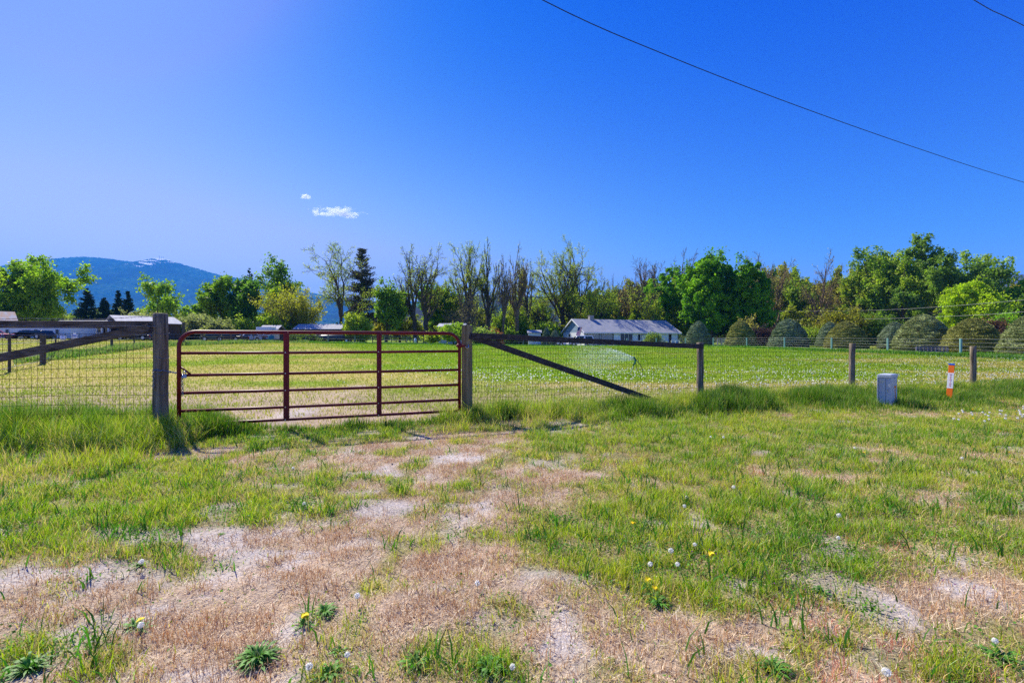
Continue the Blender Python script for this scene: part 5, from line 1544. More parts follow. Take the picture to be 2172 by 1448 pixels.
plant(BARE2, 1385, 543, 32, 125, 'bare reddish tree showing left of the dense green maples', 136, 'bare_tree', leaf=240)
plant(BARE2, 1432, 527, 36, 128, 'bare reddish treetop showing above the left dense green maple', 137, 'bare_tree', leaf=240)
plant(MAPLE, 1415, 558, 50, 117, 'dense dark green maple directly right of the house, the left of three', 138, 'maple_tree', leaf=26000)
plant(MAPLE, 1508, 527, 66, 104, 'dense dark green maple, the tallest and middle of three', 139, 'maple_tree', leaf=42000)
plant(MAPLE, 1587, 540, 44, 100, 'dense dark green maple, the right of three, beside bare trees', 140, 'maple_tree', leaf=26000)
plant(BARE2, 1640, 537, 40, 106, 'bare reddish brown tree with thick limbs right of the dense maples', 141, 'bare_tree', leaf=1440, base_px=1616, thick=.024)
plant(BARE2, 1664, 548, 30, 112, 'bare tree with a slim pair of trunks behind the third clipped spruce', 142, 'bare_tree', leaf=1440, base_px=1645)
plant(LEAFY, 1704, 566, 30, 120, 'medium leafy green tree between the two bare trees on the right', 143, leaf=6500, ca=(0.114, 0.216, 0.025), cb=(0.244, 0.345, 0.0375))
plant(BARE2, 1752, 530, 38, 108, 'bare dark trunked tree behind the fourth clipped spruce', 144, 'bare_tree', leaf=1440, base_px=1740)
plant(LEAFY, 1815, 541, 34, 122, 'leafy tree with olive crown at the left end of the tall right group', 145, leaf=9000, ca=(0.146, 0.244, 0.0275), cb=(0.317, 0.393, 0.0413))
plant(LEAFY, 1858, 521, 38, 118, 'tall leafy tree second from the left in the tall right group', 146, leaf=11000, ca=(0.11, 0.224, 0.0275), cb=(0.244, 0.374, 0.0275))
plant(LEAFY, 1912, 519, 42, 114, 'tall leafy tree in the middle of the tall right group', 147, leaf=13000, ca=(0.122, 0.244, 0.0275), cb=(0.293, 0.412, 0.0275))
plant(LEAFY, 2000, 500, 66, 106, 'the tallest and broadest leafy cottonwood on the right side', 148, 'cottonwood_tree', leaf=24000, ca=(0.0894, 0.187, 0.0375), cb=(0.195, 0.316, 0.0438), trunk=.3, bark=BARKP)
plant(LEAFY, 2082, 526, 44, 112, 'leafy tree with a loose crown hanging out right of the tallest cottonwood', 149, leaf=10000, ca=(0.122, 0.244, 0.0343), cb=(0.293, 0.43, 0.0413))
plant(MAPLE, 2054, 589, 54, 88, 'bright yellow green rounded tree in front of the tallest cottonwood', 150, leaf=24000, ca=(0.20, 0.34, 0.010), cb=(0.34, 0.50, 0.012), lsz=.30, clump=.4)
plant(LEAFY, 2128, 600, 34, 98, 'mid green tree right of the bright yellow green one', 151, leaf=10000, ca=(0.0975, 0.245, 0.0187), cb=(0.212, 0.402, 0.025))
plant(LEAFY, 2178, 604, 34, 92, 'dark green tree at the right edge of the picture', 152, leaf=12000, ca=(0.065, 0.159, 0.025), cb=(0.146, 0.259, 0.0375))
plant(LEAFY, 2240, 600, 40, 90, 'dark green tree just outside the right edge', 153, leaf=8000, ca=(0.065, 0.159, 0.025), cb=(0.146, 0.259, 0.0375))
# shrubs
plant(OLIVE, 300, 655, 62, 92, 'wide pale grey green shrub behind the barn roof', 201, 'shrub', 'shrub')
plant(OLIVE, 392, 667, 30, 86, 'pale grey green shrub just right of the left gate post', 202, 'shrub', 'shrub')
plant(OLIVE, 428, 664, 26, 90, 'pale grey green shrub, the second one right of the left gate post', 203, 'shrub', 'shrub')
plant(OLIVE, 462, 676, 26, 84, 'pale grey green shrub, the third one right of the left gate post', 204, 'shrub', 'shrub')
plant(BUSH, 130, 655, 34, 100, 'grey green undergrowth bush between the left leafy tree and the largest pine', 205, 'shrub', 'shrub', ca=(0.114, 0.172, 0.05), cb=(0.244, 0.316, 0.0875), lsz=.3)
plant(BUSH, 640, 707, 24, 84, 'low dark green bush at the left end of the long steel tank', 206, 'shrub', 'shrub', ca=(0.0488, 0.101, 0.025), cb=(0.114, 0.187, 0.05), leaf=5000)
APPLE = dict(MAPLE, trunk=.35, stems=2, spread=.3, thick=.05, leaf=9000, lsz=.16, jit=.16, mint=.02, ca=(0.195, 0.345, 0.025), cb=(0.39, 0.546, 0.0375))
plant(APPLE, 965, 683, 36, 76, 'small spreading fruit tree with fresh green leaves left of the square gate post', 207, 'fruit_tree')
plant(APPLE, 918, 704, 20, 78, 'smaller low fruit tree left of the spreading one', 208, 'fruit_tree', leaf=4500, ca=(0.244, 0.359, 0.05), cb=(0.423, 0.532, 0.075))
plant(OLIVE, 1026, 690, 22, 84, 'pale green bush just right of the square gate post top', 209, 'shrub', 'shrub', leaf=5000, ca=(0.146, 0.245, 0.0625), cb=(0.325, 0.431, 0.125))
plant(BUSH, 1050, 692, 12, 86, 'small reddish brown bush right of the pale green one', 210, 'shrub', 'shrub', leaf=3500, ca=(0.227, 0.0862, 0.0375), cb=(0.406, 0.172, 0.0625))
plant(BUSH, 1388, 705, 16, 89, 'round green bush in front of the right part of the house', 211, 'shrub', 'shrub', leaf=6000, lsz=.18, ca=(0.0813, 0.172, 0.025), cb=(0.195, 0.287, 0.0375))
plant(BUSH, 1622, 689, 34, 86, 'dark purple leaved shrub between the second and third clipped spruces', 212, 'shrub', 'shrub', leaf=10000, ca=(0.0195, 0.0115, 0.025), cb=(0.0488, 0.0259, 0.0438))
plant(BUSH, 1590, 668, 24, 92, 'pale olive shrub above the dark purple one', 213, 'shrub', 'shrub', leaf=4500, ca=(0.227, 0.23, 0.075), cb=(0.39, 0.374, 0.125))
plant(BUSH, 1790, 642, 46, 84, 'yellow brown shrub behind the fifth clipped spruce', 214, 'shrub', 'shrub', leaf=13000, ca=(0.16, 0.20, 0.025), cb=(0.25, 0.24, 0.03), lsz=.26)
plant(BUSH, 1856, 655, 30, 82, 'dark green bushy tree between the yellow brown shrub and the sixth clipped spruce', 215, 'shrub', 'shrub', leaf=9000, ca=(0.0813, 0.172, 0.025), cb=(0.195, 0.316, 0.025), lsz=.26)
plant(BUSH, 1705, 690, 30, 84, 'fresh green bush right of the third clipped spruce', 216, 'shrub', 'shrub', leaf=7000, ca=(0.146, 0.245, 0.025), cb=(0.293, 0.402, 0.0375), lsz=.24)
plant(BUSH, 2098, 674, 22, 70, 'reddish purple leaved shrub behind the eighth clipped spruce', 217, 'shrub', 'shrub', leaf=7000, ca=(0.08, 0.045, 0.035), cb=(0.15, 0.09, 0.06))
plant(BUSH, 2135, 655, 26, 76, 'bright green bush between the purple shrub and the right edge', 218, 'shrub', 'shrub', leaf=8000, ca=(0.114, 0.287, 0.0187), cb=(0.244, 0.46, 0.025), lsz=.24)
for i, (px_, top_, hw_) in enumerate([(1085, 690, 16), (1160, 680, 24), (1105, 655, 16), (1062, 650, 18)]):
    plant(BUSH, px_, top_, hw_, 104 + i, ['low green bush at the foot of the slender leaning tree', 'green bush above the two small clipped spruces left of the house',
          'tall thin green bush between the bare trunks left of the house', 'green thicket between the square gate post and the slender leaning tree'][i], 220 + i, 'shrub', 'shrub', leaf=5000, ca=(0.13, 0.245, 0.025), cb=(0.26, 0.389, 0.0312), lsz=.3)

# more bare trees and low greenery crowded between the tall ones
EX = dict(BARE, levels=[lv(7, 1.0, (20, 50), .45, .06, .68), lv(6, .50, (25, 55), .25, .07, .60), lv(6, .48, (25, 60), .2, .05, .55), lv(5, .50, (25, 65), .15, .04, .6)])
rx = random.Random(77); ex_src = []
for i, (px_, top_, hw_, yel) in enumerate([(848, 605, 22, 1), (935, 600, 24, 1), (968, 590, 24, 1), (1022, 600, 24, 0), (1098, 605, 24, 1), (1146, 610, 28, 1), (1215, 590, 30, 1), (1262, 580, 28, 1),
                                          (1300, 610, 28, 1), (1352, 590, 26, 0), (1375, 610, 22, 1), (1010, 630, 30, 0), (950, 640, 28, 0), (1075, 640, 26, 0), (1130, 640, 28, 1), (1170, 630, 28, 0)]):
    D_ = rx.uniform(106, 124); b = at(px_, D_); H = HC + (CY - top_) / F * D_ - b.z; W = 2 * hw_ / F * D_
    lab = 'thin %s tree in the crowded row of bare cottonwoods' % ('yellow budding' if yel else 'brown leafless')
    grp = 'thin %s trees between the cottonwoods' % ('budding' if yel else 'leafless')
    if i < 4: 
        o = make_tree('bare_tree', lab, 'tree', b, H, W, dict(EX, leaf=(4200 if yel else 900), lsz=.22), 400 + i); ex_src.append((o, H, W, yel))
    else:
        src = rx.choice([e for e in ex_src if e[3] == yel]); o = copy_tree(src[0]); o.location = b; o.scale = (W / src[2], W / src[2], H / src[1]); o.rotation_euler = (0, 0, rx.uniform(0, 6.28))
        o['label'] = lab
    o['group'] = grp
# the wood behind: individual trees from a few grown ones
protos = []
for i, (S_, n_, ca, cb) in enumerate([(LEAFY, 5200, (.09, .17, .02), (.22, .30, .03)), (LEAFY, 5200, (.16, .22, .02), (.32, .36, .04)), (POPLAR, 4200, (.10, .19, .02), (.24, .33, .03)),
                                      (LEAFY, 4600, (.20, .21, .03), (.36, .33, .06)), (BARE2, 500, (.2, .2, .08), (.26, .22, .1)), (LEAFY, 6000, (.06, .14, .02), (.15, .25, .03))]):
    S = dict(S_); S.update(ca=ca, cb=cb, lsz=.55, clump=.8, mint=.04)
    protos.append((S, n_, 300 + i))
made = {}
GWL = {True: ('leafy tree crowded into the green wood behind the others on the right half', 'trees of the wood behind the house and spruces'),
       'mid': ('low leafy tree filling the gaps at the feet of the bare cottonwoods', 'low trees at the feet of the bare cottonwoods'),
       False: ('low leafy tree in the distant green belt along the foot of the mountain', 'trees of the low belt left of the middle')}
def wood(px_, D, top_, hw_, k, right):
    S, n_, sd = protos[k]
    b = at(px_, D); H = HC + (CY - top_) / F * D - b.z; W = 2 * hw_ / F * D
    lab, grp = GWL[right]
    if k == 4: lab = lab.replace('leafy', 'bare twiggy')
    if k not in made:
        o = make_tree('tree', lab, 'tree', b, 14, 9, S, sd, None, leafn=n_); made[k] = o
    else: o = copy_tree(made[k])
    o['label'] = lab; o['group'] = grp + (' without leaves' if k == 4 else '')
    o.location = b; o.scale = (W / 9, W / 9, H / 14); o.rotation_euler = (0, 0, rnd.uniform(0, 6.28))
px_ = 1215
while px_ < 2290:
    top_ = float(np.interp(px_, [1215, 1300, 1370, 1600, 1700, 1760, 1800, 2100, 2290], [632, 615, 600, 585, 572, 574, 572, 592, 592])) + rnd.uniform(-14, 22)
    wood(px_, rnd.uniform(126, 160), top_, rnd.uniform(22, 34), rnd.choice((0, 1, 1, 2, 3, 3, 4, 5)), True)
    px_ += rnd.uniform(13, 20)
px_ = 1240
while px_ < 2290:
    wood(px_, rnd.uniform(110, 122), rnd.uniform(648, 672), rnd.uniform(22, 30), rnd.choice((0, 1, 3, 5, 2)), True)
    px_ += rnd.uniform(24, 34)
px_ = 800
while px_ < 1230:
    wood(px_, rnd.uniform(112, 128), rnd.uniform(655, 690), rnd.uniform(14, 24), rnd.choice((0, 1, 3, 5)), 'mid')
    px_ += rnd.uniform(16, 27)
px_ = -160
while px_ < 620:
    wood(px_, rnd.uniform(130, 170), rnd.uniform(655, 680), rnd.uniform(16, 28), rnd.choice((0, 1, 2, 5)), False)
    px_ += rnd.uniform(17, 28)
# far mass of trees nobody could count
nn = 60000; u = rng.random(nn)
pxx = np.where(u < .45, -400 + 1650 * rng.random(nn), 1230 + 1250 * rng.random(nn)); YY_ = 215 + 90 * rng.random(nn)
hh_ = np.where(pxx < 1230, 6.0, 13.0) * (.55 + .9 * fbm(pxx, YY_, 26, 7, 3)); xx_ = (pxx - CX) / F * YY_
c = np.stack([xx_, YY_, gz(xx_, YY_) + hh_ * rng.random(nn) ** .7], -1)
a1 = rng.normal(0, 1, (nn, 3)); a1 /= np.linalg.norm(a1, axis=1)[:, None]; a2 = np.cross(a1, rng.normal(0, 1, (nn, 3))); a2 /= np.linalg.norm(a2, axis=1)[:, None]
LV = np.stack([c - a1 * .9, c - a2 * .6, c + a1 * .9, c + a2 * .6], 1).reshape(-1, 3)
m_ = fbm(pxx, c[:, 2] * 3, 18, 9, 3)[:, None]; cc = np.array((.03, .07, .02)) * (1 - m_) + np.array((.14, .18, .04)) * m_
tag(link('far_wood', raw_mesh('far_wood', LV, np.arange(4 * nn).reshape(-1, 4), np.full(nn, 4), LEAF, False, np.repeat(cc, 4, axis=0))), 'far off wood closing the view behind the trees', 'wood', kind='stuff')

# ------------------------------------------------------------------ clipped spruces
def spruce(px0, px1, top_, base_py, Y, label, seed, ca, cb):
    b = at((px0 + px1) / 2, Y); R = (px1 - px0) / 2 / F * Y; H = HC + (CY - top_) / F * Y - b.z
    o = thing('clipped_spruce', label, 'clipped spruce', b, 0, 'clipped spruces along the wire fence')
    r_ = np.random.default_rng(seed)
    def prof(t): return R * np.clip(1 - np.clip(t, 0, 1) ** 1.85, 0, 1) ** .66 * (.93 + .07 * np.clip(t * 8, 0, 1))
    nu, nv = 72, 60; u = np.linspace(0, 2 * np.pi, nu, endpoint=False); v = np.linspace(0, 1, nv)
    U, Vv = np.meshgrid(u, v)
    def disp(U, Vv):
        a = fbm(U * R * 1.0 + seed * 9, Vv * H * 7, .8, seed, 4) + fbm((2 * np.pi - U) * 0 + np.cos(U) * R, Vv * H * 2.2, .9, seed + 3, 2) * .6
        return (a - .8) * R * .19 
    blend = np.clip(np.minimum(U, 2 * np.pi - U) / .5, 0, 1)
    rr_ = prof(Vv) + disp(U, Vv) * blend * (1 - Vv ** 6)
    V = np.stack([rr_ * np.cos(U), rr_ * np.sin(U), Vv * H], -1).reshape(-1, 3)
    idx = np.arange(nu * nv).reshape(nv, nu); nx_ = np.roll(idx, -1, 1)
    fc = np.stack([idx[:-1], nx_[:-1], nx_[1:], idx[1:]], -1).reshape(-1, 4)
    mcol = np.clip((fbm(U.ravel() * 2, Vv.ravel() * H * 2, .5, seed, 3) - .3) * 2, 0, 1)[:, None]
    core = raw_mesh('foliage', V * np.array((.985, .985, .995)), fc, np.full(len(fc), 4), NEED, True, (np.array(ca) * (1 - mcol) + np.array(cb) * mcol) * .8)
    n = 26000; uu = r_.random(n) * 2 * np.pi; vv = r_.random(n) ** 1.25 * .995
    rad = prof(vv) + disp(uu, vv) * np.clip(np.minimum(uu, 2 * np.pi - uu) / .5, 0, 1)
    c = np.stack([rad * np.cos(uu), rad * np.sin(uu), vv * H], -1)
    sl = np.clip(vv ** 1.5 * 1.2, .12, 1)
    nrm = np.stack([np.cos(uu) * (1 - sl * .5), np.sin(uu) * (1 - sl * .5), sl], -1)
    d = nrm * .8 + np.stack([-np.sin(uu), np.cos(uu), 0 * uu], -1) * r_.normal(0, .8, (n, 1)) + r_.normal(0, .25, (n, 3)); d[:, 2] += .12
    d /= np.linalg.norm(d, axis=1)[:, None]; e = np.cross(d, r_.normal(0, 1, (n, 3))); e /= np.linalg.norm(e, axis=1)[:, None]
    s = R * .036 * (.5 + r_.random(n)); d *= s[:, None]; e *= s[:, None] * .33
    LV = np.stack([c - d * .6, c - e, c + d, c + e], 1).reshape(-1, 3)
    m2 = np.clip((fbm(uu * 2, vv * H * 2, .5, seed, 3) - .3) * 2 + r_.normal(0, .2, n), 0, 1)[:, None]
    cc = (np.array(ca) * (1 - m2) + np.array(cb) * m2) * (1 + (r_.random((n, 1)) - .5) * .3)
    cc = np.where((r_.random((n, 1)) < .10 + .10 * (vv[:, None] < .15)), np.array((.13, .085, .05)), cc)
    link('foliage', core, o)
    link('sprigs', raw_mesh('sprigs', LV, np.arange(4 * n).reshape(-1, 4), np.full(n, 4), NEED, False, np.repeat(cc, 4, axis=0)), o).name = 'needle_layer'
    zz = np.linspace(-.15, H * .4, 4); P = np.stack([0 * zz, 0 * zz, zz], -1)[None]; V1, F1 = tubes(P, [.12], [.08], 8)
    link('trunk', raw_mesh('trunk', V1, F1, np.full(len(F1), 4), BARK, True), o)
    return o
BG = ((.17, .23, .11), (.38, .46, .27)); OG = ((.25, .26, .06), (.50, .50, .15)); GG = ((.24, .28, .10), (.48, .54, .23))
for a in [(1454, 1508, 681, 733, 80, 'grey green clipped spruce just right of the house, first in the row', BG),
          (1540, 1602, 680, 736, 72, 'olive green clipped spruce, second in the row right of the house', OG),
          (1634, 1711, 676, 740, 65, 'blue green clipped spruce in front of the bare trees, third in the row', BG),
          (1734, 1786, 682, 741, 68, 'blue grey clipped spruce mostly hidden behind the fifth', BG),
          (1754, 1835, 681, 743, 58, 'dark olive clipped spruce overlapping a blue grey one, fifth in the row', OG),
          (1866, 1928, 682, 744, 57, 'blue grey clipped spruce half hidden behind the largest one', BG),
          (1905, 2011, 667, 750, 49, 'the largest clipped spruce, green with brown streaks', GG),
          (2010, 2115, 675, 751, 44, 'yellowish olive clipped spruce, second from the right', OG),
          (2132, 2240, 668, 755, 37, 'pale green clipped spruce cut by the right edge', GG),
          (1148, 1170, 693, 728, 96, 'small narrow clipped spruce left of the house, the taller of two', BG),
          (1164, 1190, 699, 728, 94, 'small round clipped spruce left of the house, the lower of two', BG)]:
    spruce(a[0], a[1], a[2], a[3], a[4], a[5], int(a[0]), *a[6])
# ------------------------------------------------------------------ dandelions and weeds
STEM = M('flower_stem', (.16, .20, .06), .6, var=.2)
FLUFF = leaf_mat('seed_fluff', trans=.72, tint=(1, 1, 1), rough=.9, spec=.1)
YEL = M('dandelion_yellow', (.90, .68, .01), .7, var=.1, scale=200)
WGRN = leaf_mat('weed_leaf', trans=.3)
def fluff_mesh(seed, r=.0145, n=260):
    g = np.random.default_rng(seed)
    d = g.normal(0, 1, (n, 3)); d /= np.linalg.norm(d, axis=1)[:, None]
    e = np.cross(d, g.normal(0, 1, (n, 3))); e /= np.linalg.norm(e, axis=1)[:, None]; f_ = np.cross(d, e)
    r = r * (.72 + .36 * g.random((n, 1))); c = d * r; s = r * .20
    q1 = np.stack([c - e * s, c - f_ * s, c + e * s, c + f_ * s], 1)               # little parachutes
    q2 = np.stack([d * r * .15, d * r * .5 + e * r * .03, c, d * r * .5 - e * r * .03], 1)
    V = np.concatenate([q1, q2]).reshape(-1, 3); k = 2 * n
    C = np.concatenate([np.tile((.97, .97, .94), (4 * n, 1)), np.tile((.80, .78, .72), (4 * n, 1))])
    return raw_mesh('seed_head', V, np.arange(4 * k).reshape(-1, 4), np.full(k, 4), FLUFF, False, C)
def petal_mesh(seed, r=.017):
    g = random.Random(seed); mb = MB()
    for ring, (rr_, zz, k) in enumerate(((1, .0, 22), (.72, .004, 18), (.42, .008, 12))):
        for i in range(k):
            a = 2 * math.pi * (i + g.random() * .4) / k; w = .0022
            u = Vector((math.cos(a), math.sin(a), 0)); v = Vector((-math.sin(a), math.cos(a), 0)); o_ = Vector((0, 0, zz))
            p = [o_ + v * w * .4, o_ - v * w * .4, o_ + u * r * rr_ - v * w + Vector((0, 0, .003)), o_ + u * r * rr_ + v * w + Vector((0, 0, .003))]
            mb.add(p, [(0, 1, 2, 3)])
    me = bpy.data.meshes.new('flower_head'); me.from_pydata([tuple(v) for v in mb.v], [], mb.f); me.materials.append(YEL); return me
def rosette(seed, n, L, w):
    g = np.random.default_rng(seed); V = []; Fc = []; 
    for i in range(n):
        a = g.random() * 6.283; l = L * (.3 + 1.0 * g.random()); up = .1 + 1.35 * g.random() ** 1.3; ww = w * (.7 + .6 * g.random())
        u = np.array((math.cos(a), math.sin(a), 0)); v = np.array((-u[1], u[0], 0)); b0 = len(V); K = 6
        for j in range(K + 1):
            t = j / K; p = u * l * t * math.cos(up * .6) + np.array((0, 0, 1)) * l * (up * t - .75 * up * t * t)
            q = ww * math.sin(math.pi * min(1, t * .9 + .08)) ** .8 * (1 + .35 * (-1) ** j)
            V.append(p + v * q + np.array((0, 0, .15 * q))); V.append(p - v * q + np.array((0, 0, .15 * q)))
        for j in range(K): Fc.append((b0 + 2 * j, b0 + 2 * j + 1, b0 + 2 * j + 3, b0 + 2 * j + 2))
    V = np.array(V); cc = np.repeat(np.array((.10, .26, .03)) * (.6 + .8 * g.random((n, 1))), 14, axis=0)
    return raw_mesh('leaf_rosette', V, np.array(Fc), np.full(len(Fc), 4), WGRN, False, cc)
FL = [fluff_mesh(i) for i in range(3)]; PT = [petal_mesh(i) for i in range(2)]; RS = [rosette(i, 15, .06, .0045) for i in range(3)]
stem_me = {}
def stem_mesh(h, r=.0018):
    k = round(h, 2)
    if k not in stem_me:
        mb = MB(); mb.tube([(0, 0, 0), (h * .05, 0, h * .5), (h * .02, h * .03, h)], r, 5, False)
        me = bpy.data.meshes.new('stem'); me.from_pydata([tuple(v) for v in mb.v], [], mb.f); me.materials.append(STEM); stem_me[k] = (me, (h * .02, h * .03, h))
    return stem_me[k]
cnt = [0]
def dandelion(px_, py_, kind, label, h=None, s=1.0, group=None, leaves=True):
    cnt[0] += 1; i = cnt[0]
    b = hit(px_, py_) if not isinstance(px_, Vector) else px_
    if h is None: h = .05 if kind == 'seed' else .035
    # the head is what the photo shows at this spot, so the foot stands a little nearer
    if not isinstance(px_, Vector):
        Y = b.y * (1 - h / HC) ; b = at(px_, Y)
    o = thing('dandelion', label, 'dandelion', b, rnd.uniform(0, 6.28), group)
    sm, tip = stem_mesh(h, .0018 * s); link('stem', sm, o)
    c = link('seed_head' if kind == 'seed' else 'flower_head', FL[i % 3] if kind == 'seed' else PT[i % 2], o)
    c.location = tip; c.scale = (s, s, s)
    if kind != 'seed': c.rotation_euler = (rnd.uniform(.1, .5), rnd.uniform(-.3, .3), 0)
    if leaves and b.y < 6 and kind != 'seed': link('leaf_rosette', RS[i % 3], o)
    return o
SD = [(1380, 1197, 'white dandelion seed head near the middle right of the verge, brightest of a few there'), (1779, 1140, 'large white dandelion seed head alone in the green right of middle'),
      (1780, 1092, 'small white dandelion seed head straight above the large lone one'), (1556, 1032, 'white dandelion seed head in the brownish patch below the fence rail post'),
      (1456, 1054, 'upper one of a few white dandelion seed heads left of the brownish patch'), (1452, 1075, 'lower one of a few white dandelion seed heads left of the brownish patch'),
      (1507, 928, 'left one of two white seed heads in the short grass near the round post'), (1535, 928, 'right one of two white seed heads in the short grass near the round post'),
      (1813, 950, 'single white seed head in the mown grass below the utility box'), (1424, 1167, 'faint seed head on a lush green patch, upper right of the brightest one'),
      (1437, 1196, 'seed head just right of the brightest one in the verge'), (2112, 1362, 'large white seed head at the lower right corner'),
      (1881, 1428, 'white seed head at the bottom edge right of centre'), (757, 1263, 'small pale seed head in the brown stubble, upper one of the middle left'),
      (737, 1385, 'open white seed head above the bottom edge left of centre'), (657, 1411, 'white seed head beside the lush weed clump at the bottom'),
      (301, 1190, 'small seed head standing in the bare soil at the left'), (300, 1327, 'closed pale seed head next to the yellow dandelion at lower left'),
      (1013, 1237, 'small seed head by the bare gravel patch in the middle'), (645, 1067, 'grey seed head in the green tufts left of the worn track'),
      (1474, 1156, 'very small seed head at the right end of the lush patch'), (1088, 1413, 'small seed head above the leafy weeds at the bottom centre'),
      (622, 992, 'small seed head beside the worn track below the gate'), (2041, 972, 'faint seed head on the pale grass streak at the right')]
for x_, y_, l_ in SD: dandelion(x_, y_, 'seed', l_, h=rnd.uniform(.04, .08), s=rnd.uniform(.7, 1.05))
YD = [(298, 1318, 'yellow dandelion flower over dark leaves at the lower left'), (646, 1310, 'yellow dandelion in the green tuft left of the bottom centre'), (1343, 1112, 'yellow dandelion in the green area right of the middle'),
      (1374, 1232, 'brighter yellow dandelion below the lush green patch right of middle'), (1389, 1251, 'smaller yellow dandelion just below the brighter one'), (1508, 1178, 'yellow dandelion alone among the grass right of the seed heads'),
      (438, 999, 'yellow dandelion in the green turf at left near the track'), (624, 943, 'yellow dandelion on the worn ground just below the gate'), (441, 921, 'yellow dandelion in the grass at the left end of the gate'),
      (2141, 961, 'yellow dandelion at the right edge on the green strip'), (1833, 962, 'tiny yellow dandelion in the mown grass right of centre'), (1360, 884, 'yellow dandelion on the ground below the end of the long brace')]
for x_, y_, l_ in YD: dandelion(x_, y_, 'yellow', l_, s=1.0)
# patch of seed heads right of the orange marker
for i in range(34):
    x_ = 2172 - rnd.random() ** 1.3 * 150; y_ = 862 + rnd.random() * 26 + (2172 - x_) * .06
    if i < 27: dandelion(x_, y_, 'seed', 'white dandelion seed head in the crowd right of the orange marker post', h=.09, s=1.0, group='seed heads right of the orange marker post', leaves=False)
    else: dandelion(x_, y_, 'yellow', 'yellow dandelion in the crowd right of the orange marker post', h=.08, s=1.1, group='yellow dandelions right of the orange marker post', leaves=False)
# the dandelion crowd in the field: the nearest as plants of their own, the rest as one mass
N = 34000
y = 9.0 + 62 * rng.random(N) ** 1.8; x = (rng.random(N) * 2 - 1) * (1.1 * y + 1)
pxn = CX + F * x / y
band = np.exp(-((y - (17.0 - 1.2 * np.clip((pxn - 1400) / 500, -1, 2))) / 3.6) ** 2) * sstep((pxn - 640) / 420) * (.35 + .9 * (fbm(x, y, 2.2, 141, 3) > .47))
band2 = np.exp(-((y - 30) / 9) ** 2) * sstep((pxn - 1500) / 300) * .55
low = (.05 * sstep((pxn - 760) / 200) + .03 * (y > 45)) * sstep((y - 12) / 3)
den = np.clip(band * 1.15 + band2 + low + .03 * (fbm(x, y, 3, 142, 2) > .55) * (y > 16), 0, 1)
keep = (rng.random(N) < den) & (y > fence_y(x) + .4)
x, y = x[keep], y[keep]; o_ = np.argsort(y); x, y = x[o_], y[o_]
zg = gz(x, y); k0 = 250
for i in range(k0):
    b = Vector((x[i], y[i], zg[i]))
    dandelion(b, None, 'seed', 'white dandelion seed head at the near edge of the field behind the fence', h=.11, s=1.05, group='seed heads along the near edge of the field', leaves=False)
x, y, zg = x[k0:], y[k0:], zg[k0:]; n = len(x)
# small fluffy heads as crossed leaf-like tufts
K = 3; c = np.stack([x, y, zg + .09 + .04 * rng.random(n)], -1); c = np.repeat(c, K, axis=0); r = np.repeat(.0175 * (.7 + .6 * rng.random(n)), K)
d = rng.normal(0, 1, (n * K, 3)); d /= np.linalg.norm(d, axis=1)[:, None]; e = np.cross(d, rng.normal(0, 1, (n * K, 3))); e /= np.linalg.norm(e, axis=1)[:, None]
V = np.stack([c - d * r[:, None], c - e * r[:, None], c + d * r[:, None], c + e * r[:, None]], 1).reshape(-1, 3)
yel = np.repeat(rng.random(n) < .05, K * 4)[:, None]
C = np.where(yel, np.array((.7, .45, .01)), np.array((.85, .86, .84)))
tag(link('dandelion_field', raw_mesh('dandelion_field', V, np.arange(4 * n * K).reshape(-1, 4), np.full(n * K, 4), FLUFF, False, C)), 'uncounted white dandelion seed heads spread over the far part of the field', 'dandelions', kind='stuff')
# purple storksbill specks in the right verge
N = 420; px_ = 1450 + 720 * rng.random(N); py_ = 960 + 330 * rng.random(N) ** 1.3; Y = HC * F / (py_ - CY); X = (px_ - CX) / F * Y
ok_ = fbm(X, Y, .6, 151, 2) > .5; X, Y = X[ok_], Y[ok_]; n = len(X); c = np.repeat(np.stack([X, Y, gz(X, Y) + .045 + .02 * rng.random(n)], -1), 3, axis=0)
d = rng.normal(0, 1, (3 * n, 3)); d /= np.linalg.norm(d, axis=1)[:, None]; e = np.cross(d, rng.normal(0, 1, (3 * n, 3))); e /= np.linalg.norm(e, axis=1)[:, None]
V = np.stack([c - d * .004, c - e * .004, c + d * .004, c + e * .004], 1).reshape(-1, 3)
tag(link('purple_flowers', raw_mesh('purple_flowers', V, np.arange(12 * n).reshape(-1, 4), np.full(3 * n, 4), FLUFF, False, np.tile((.45, .16, .42), (12 * n, 1)))), 'tiny purple flowers dotted through the right part of the verge', 'wild flowers', kind='stuff')
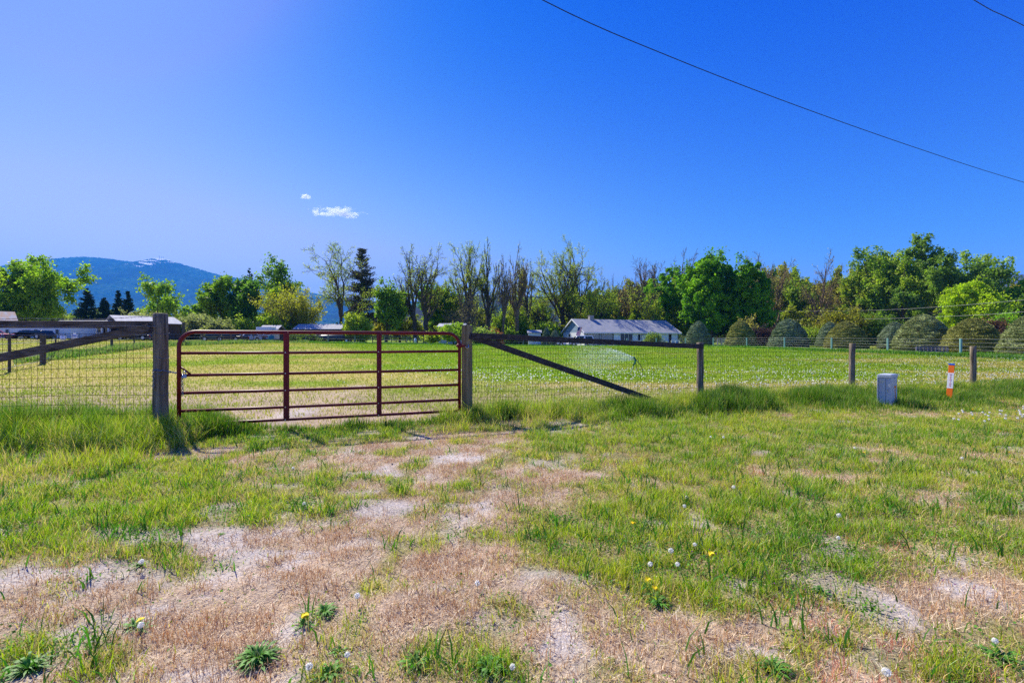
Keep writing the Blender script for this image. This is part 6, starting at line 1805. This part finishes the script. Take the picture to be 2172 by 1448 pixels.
# leafy weed clumps
for i, (x_, y_, L, n_, l_) in enumerate([(548, 1400, .15, 70, 'lush leafy weed clump alone on dry ground at the bottom left of centre'), (690, 1300, .10, 30, 'loose weed clump around the yellow flower left of the bottom centre'),
     (285, 1330, .09, 18, 'dark leaved dandelion plant at the lower left'), (1040, 1425, .12, 46, 'broad leaved weed clump at the bottom centre'), (880, 1415, .11, 34, 'leafy weeds at the bottom edge left of the broad leaved clump'),
     (700, 1435, .11, 26, 'jagged dandelion leaves at the bottom edge beside the white seed head'), (720, 1385, .07, 12, 'small leafy rosette left of the open white seed head'), (1395, 1280, .10, 30, 'dark leafy weeds under the two yellow dandelions right of middle'),
     (1640, 1425, .12, 34, 'leafy weed clump at the bottom right of centre'), (2125, 1400, .13, 34, 'dense green weeds at the lower right corner'), (1745, 1260, .09, 18, 'small star shaped weed above the bare soil at lower right'),
     (295, 1200, .07, 14, 'small dark weed on the bare soil at left'), (700, 1090, .07, 12, 'flat weed beside the pale soil left of middle'), (470, 1135, .05, 14, 'small flat weed on the pale soil at left'),
     (995, 1027, .06, 16, 'small bright weed in the brown grass of the middle'), (60, 1420, .14, 30, 'coarse green weeds at the lower left corner')]):
    b = hit(x_, y_)
    o = link('weed_clump', rosette(500 + i, int(n_ * 2.6), L * .62, .0050)); o.location = b
    tag(o, l_, 'weed')
# pebbles and clods
N = 2600; x, y = sample(N, 1.7, 7.5, -1); g_, d_ = masks(x, y); ok_ = (d_ > .22) & (y < fence_y(x)); x, y = x[ok_], y[ok_]; n = len(x)
base_ = np.array([(1, 0, 0), (0, 1, 0), (-1, 0, 0), (0, -1, 0), (0, 0, .8), (0, 0, -.8)], float); s = .004 + .010 * rng.random(n) ** 3
an = rng.random(n) * 6.28; ca_, sa_ = np.cos(an), np.sin(an)
V = base_[None] * (.7 + .6 * rng.random((n, 6, 3))) * s[:, None, None]
V = np.stack([V[..., 0] * ca_[:, None] - V[..., 1] * sa_[:, None], V[..., 0] * sa_[:, None] + V[..., 1] * ca_[:, None], V[..., 2]], -1) + np.stack([x, y, gz(x, y) + s * .3], -1)[:, None, :]
f_ = np.array([(0, 1, 4), (1, 2, 4), (2, 3, 4), (3, 0, 4), (1, 0, 5), (2, 1, 5), (3, 2, 5), (0, 3, 5)])
Fc = (f_[None] + (np.arange(n) * 6)[:, None, None]).reshape(-1, 3)
tag(link('pebbles', raw_mesh('pebbles', V.reshape(-1, 3), Fc, np.full(len(Fc), 3), M('pebble_stone', (.20, .18, .17), .9, var=.5, scale=9))), 'small pebbles and clods on the bare soil of the verge', 'pebbles', kind='stuff')
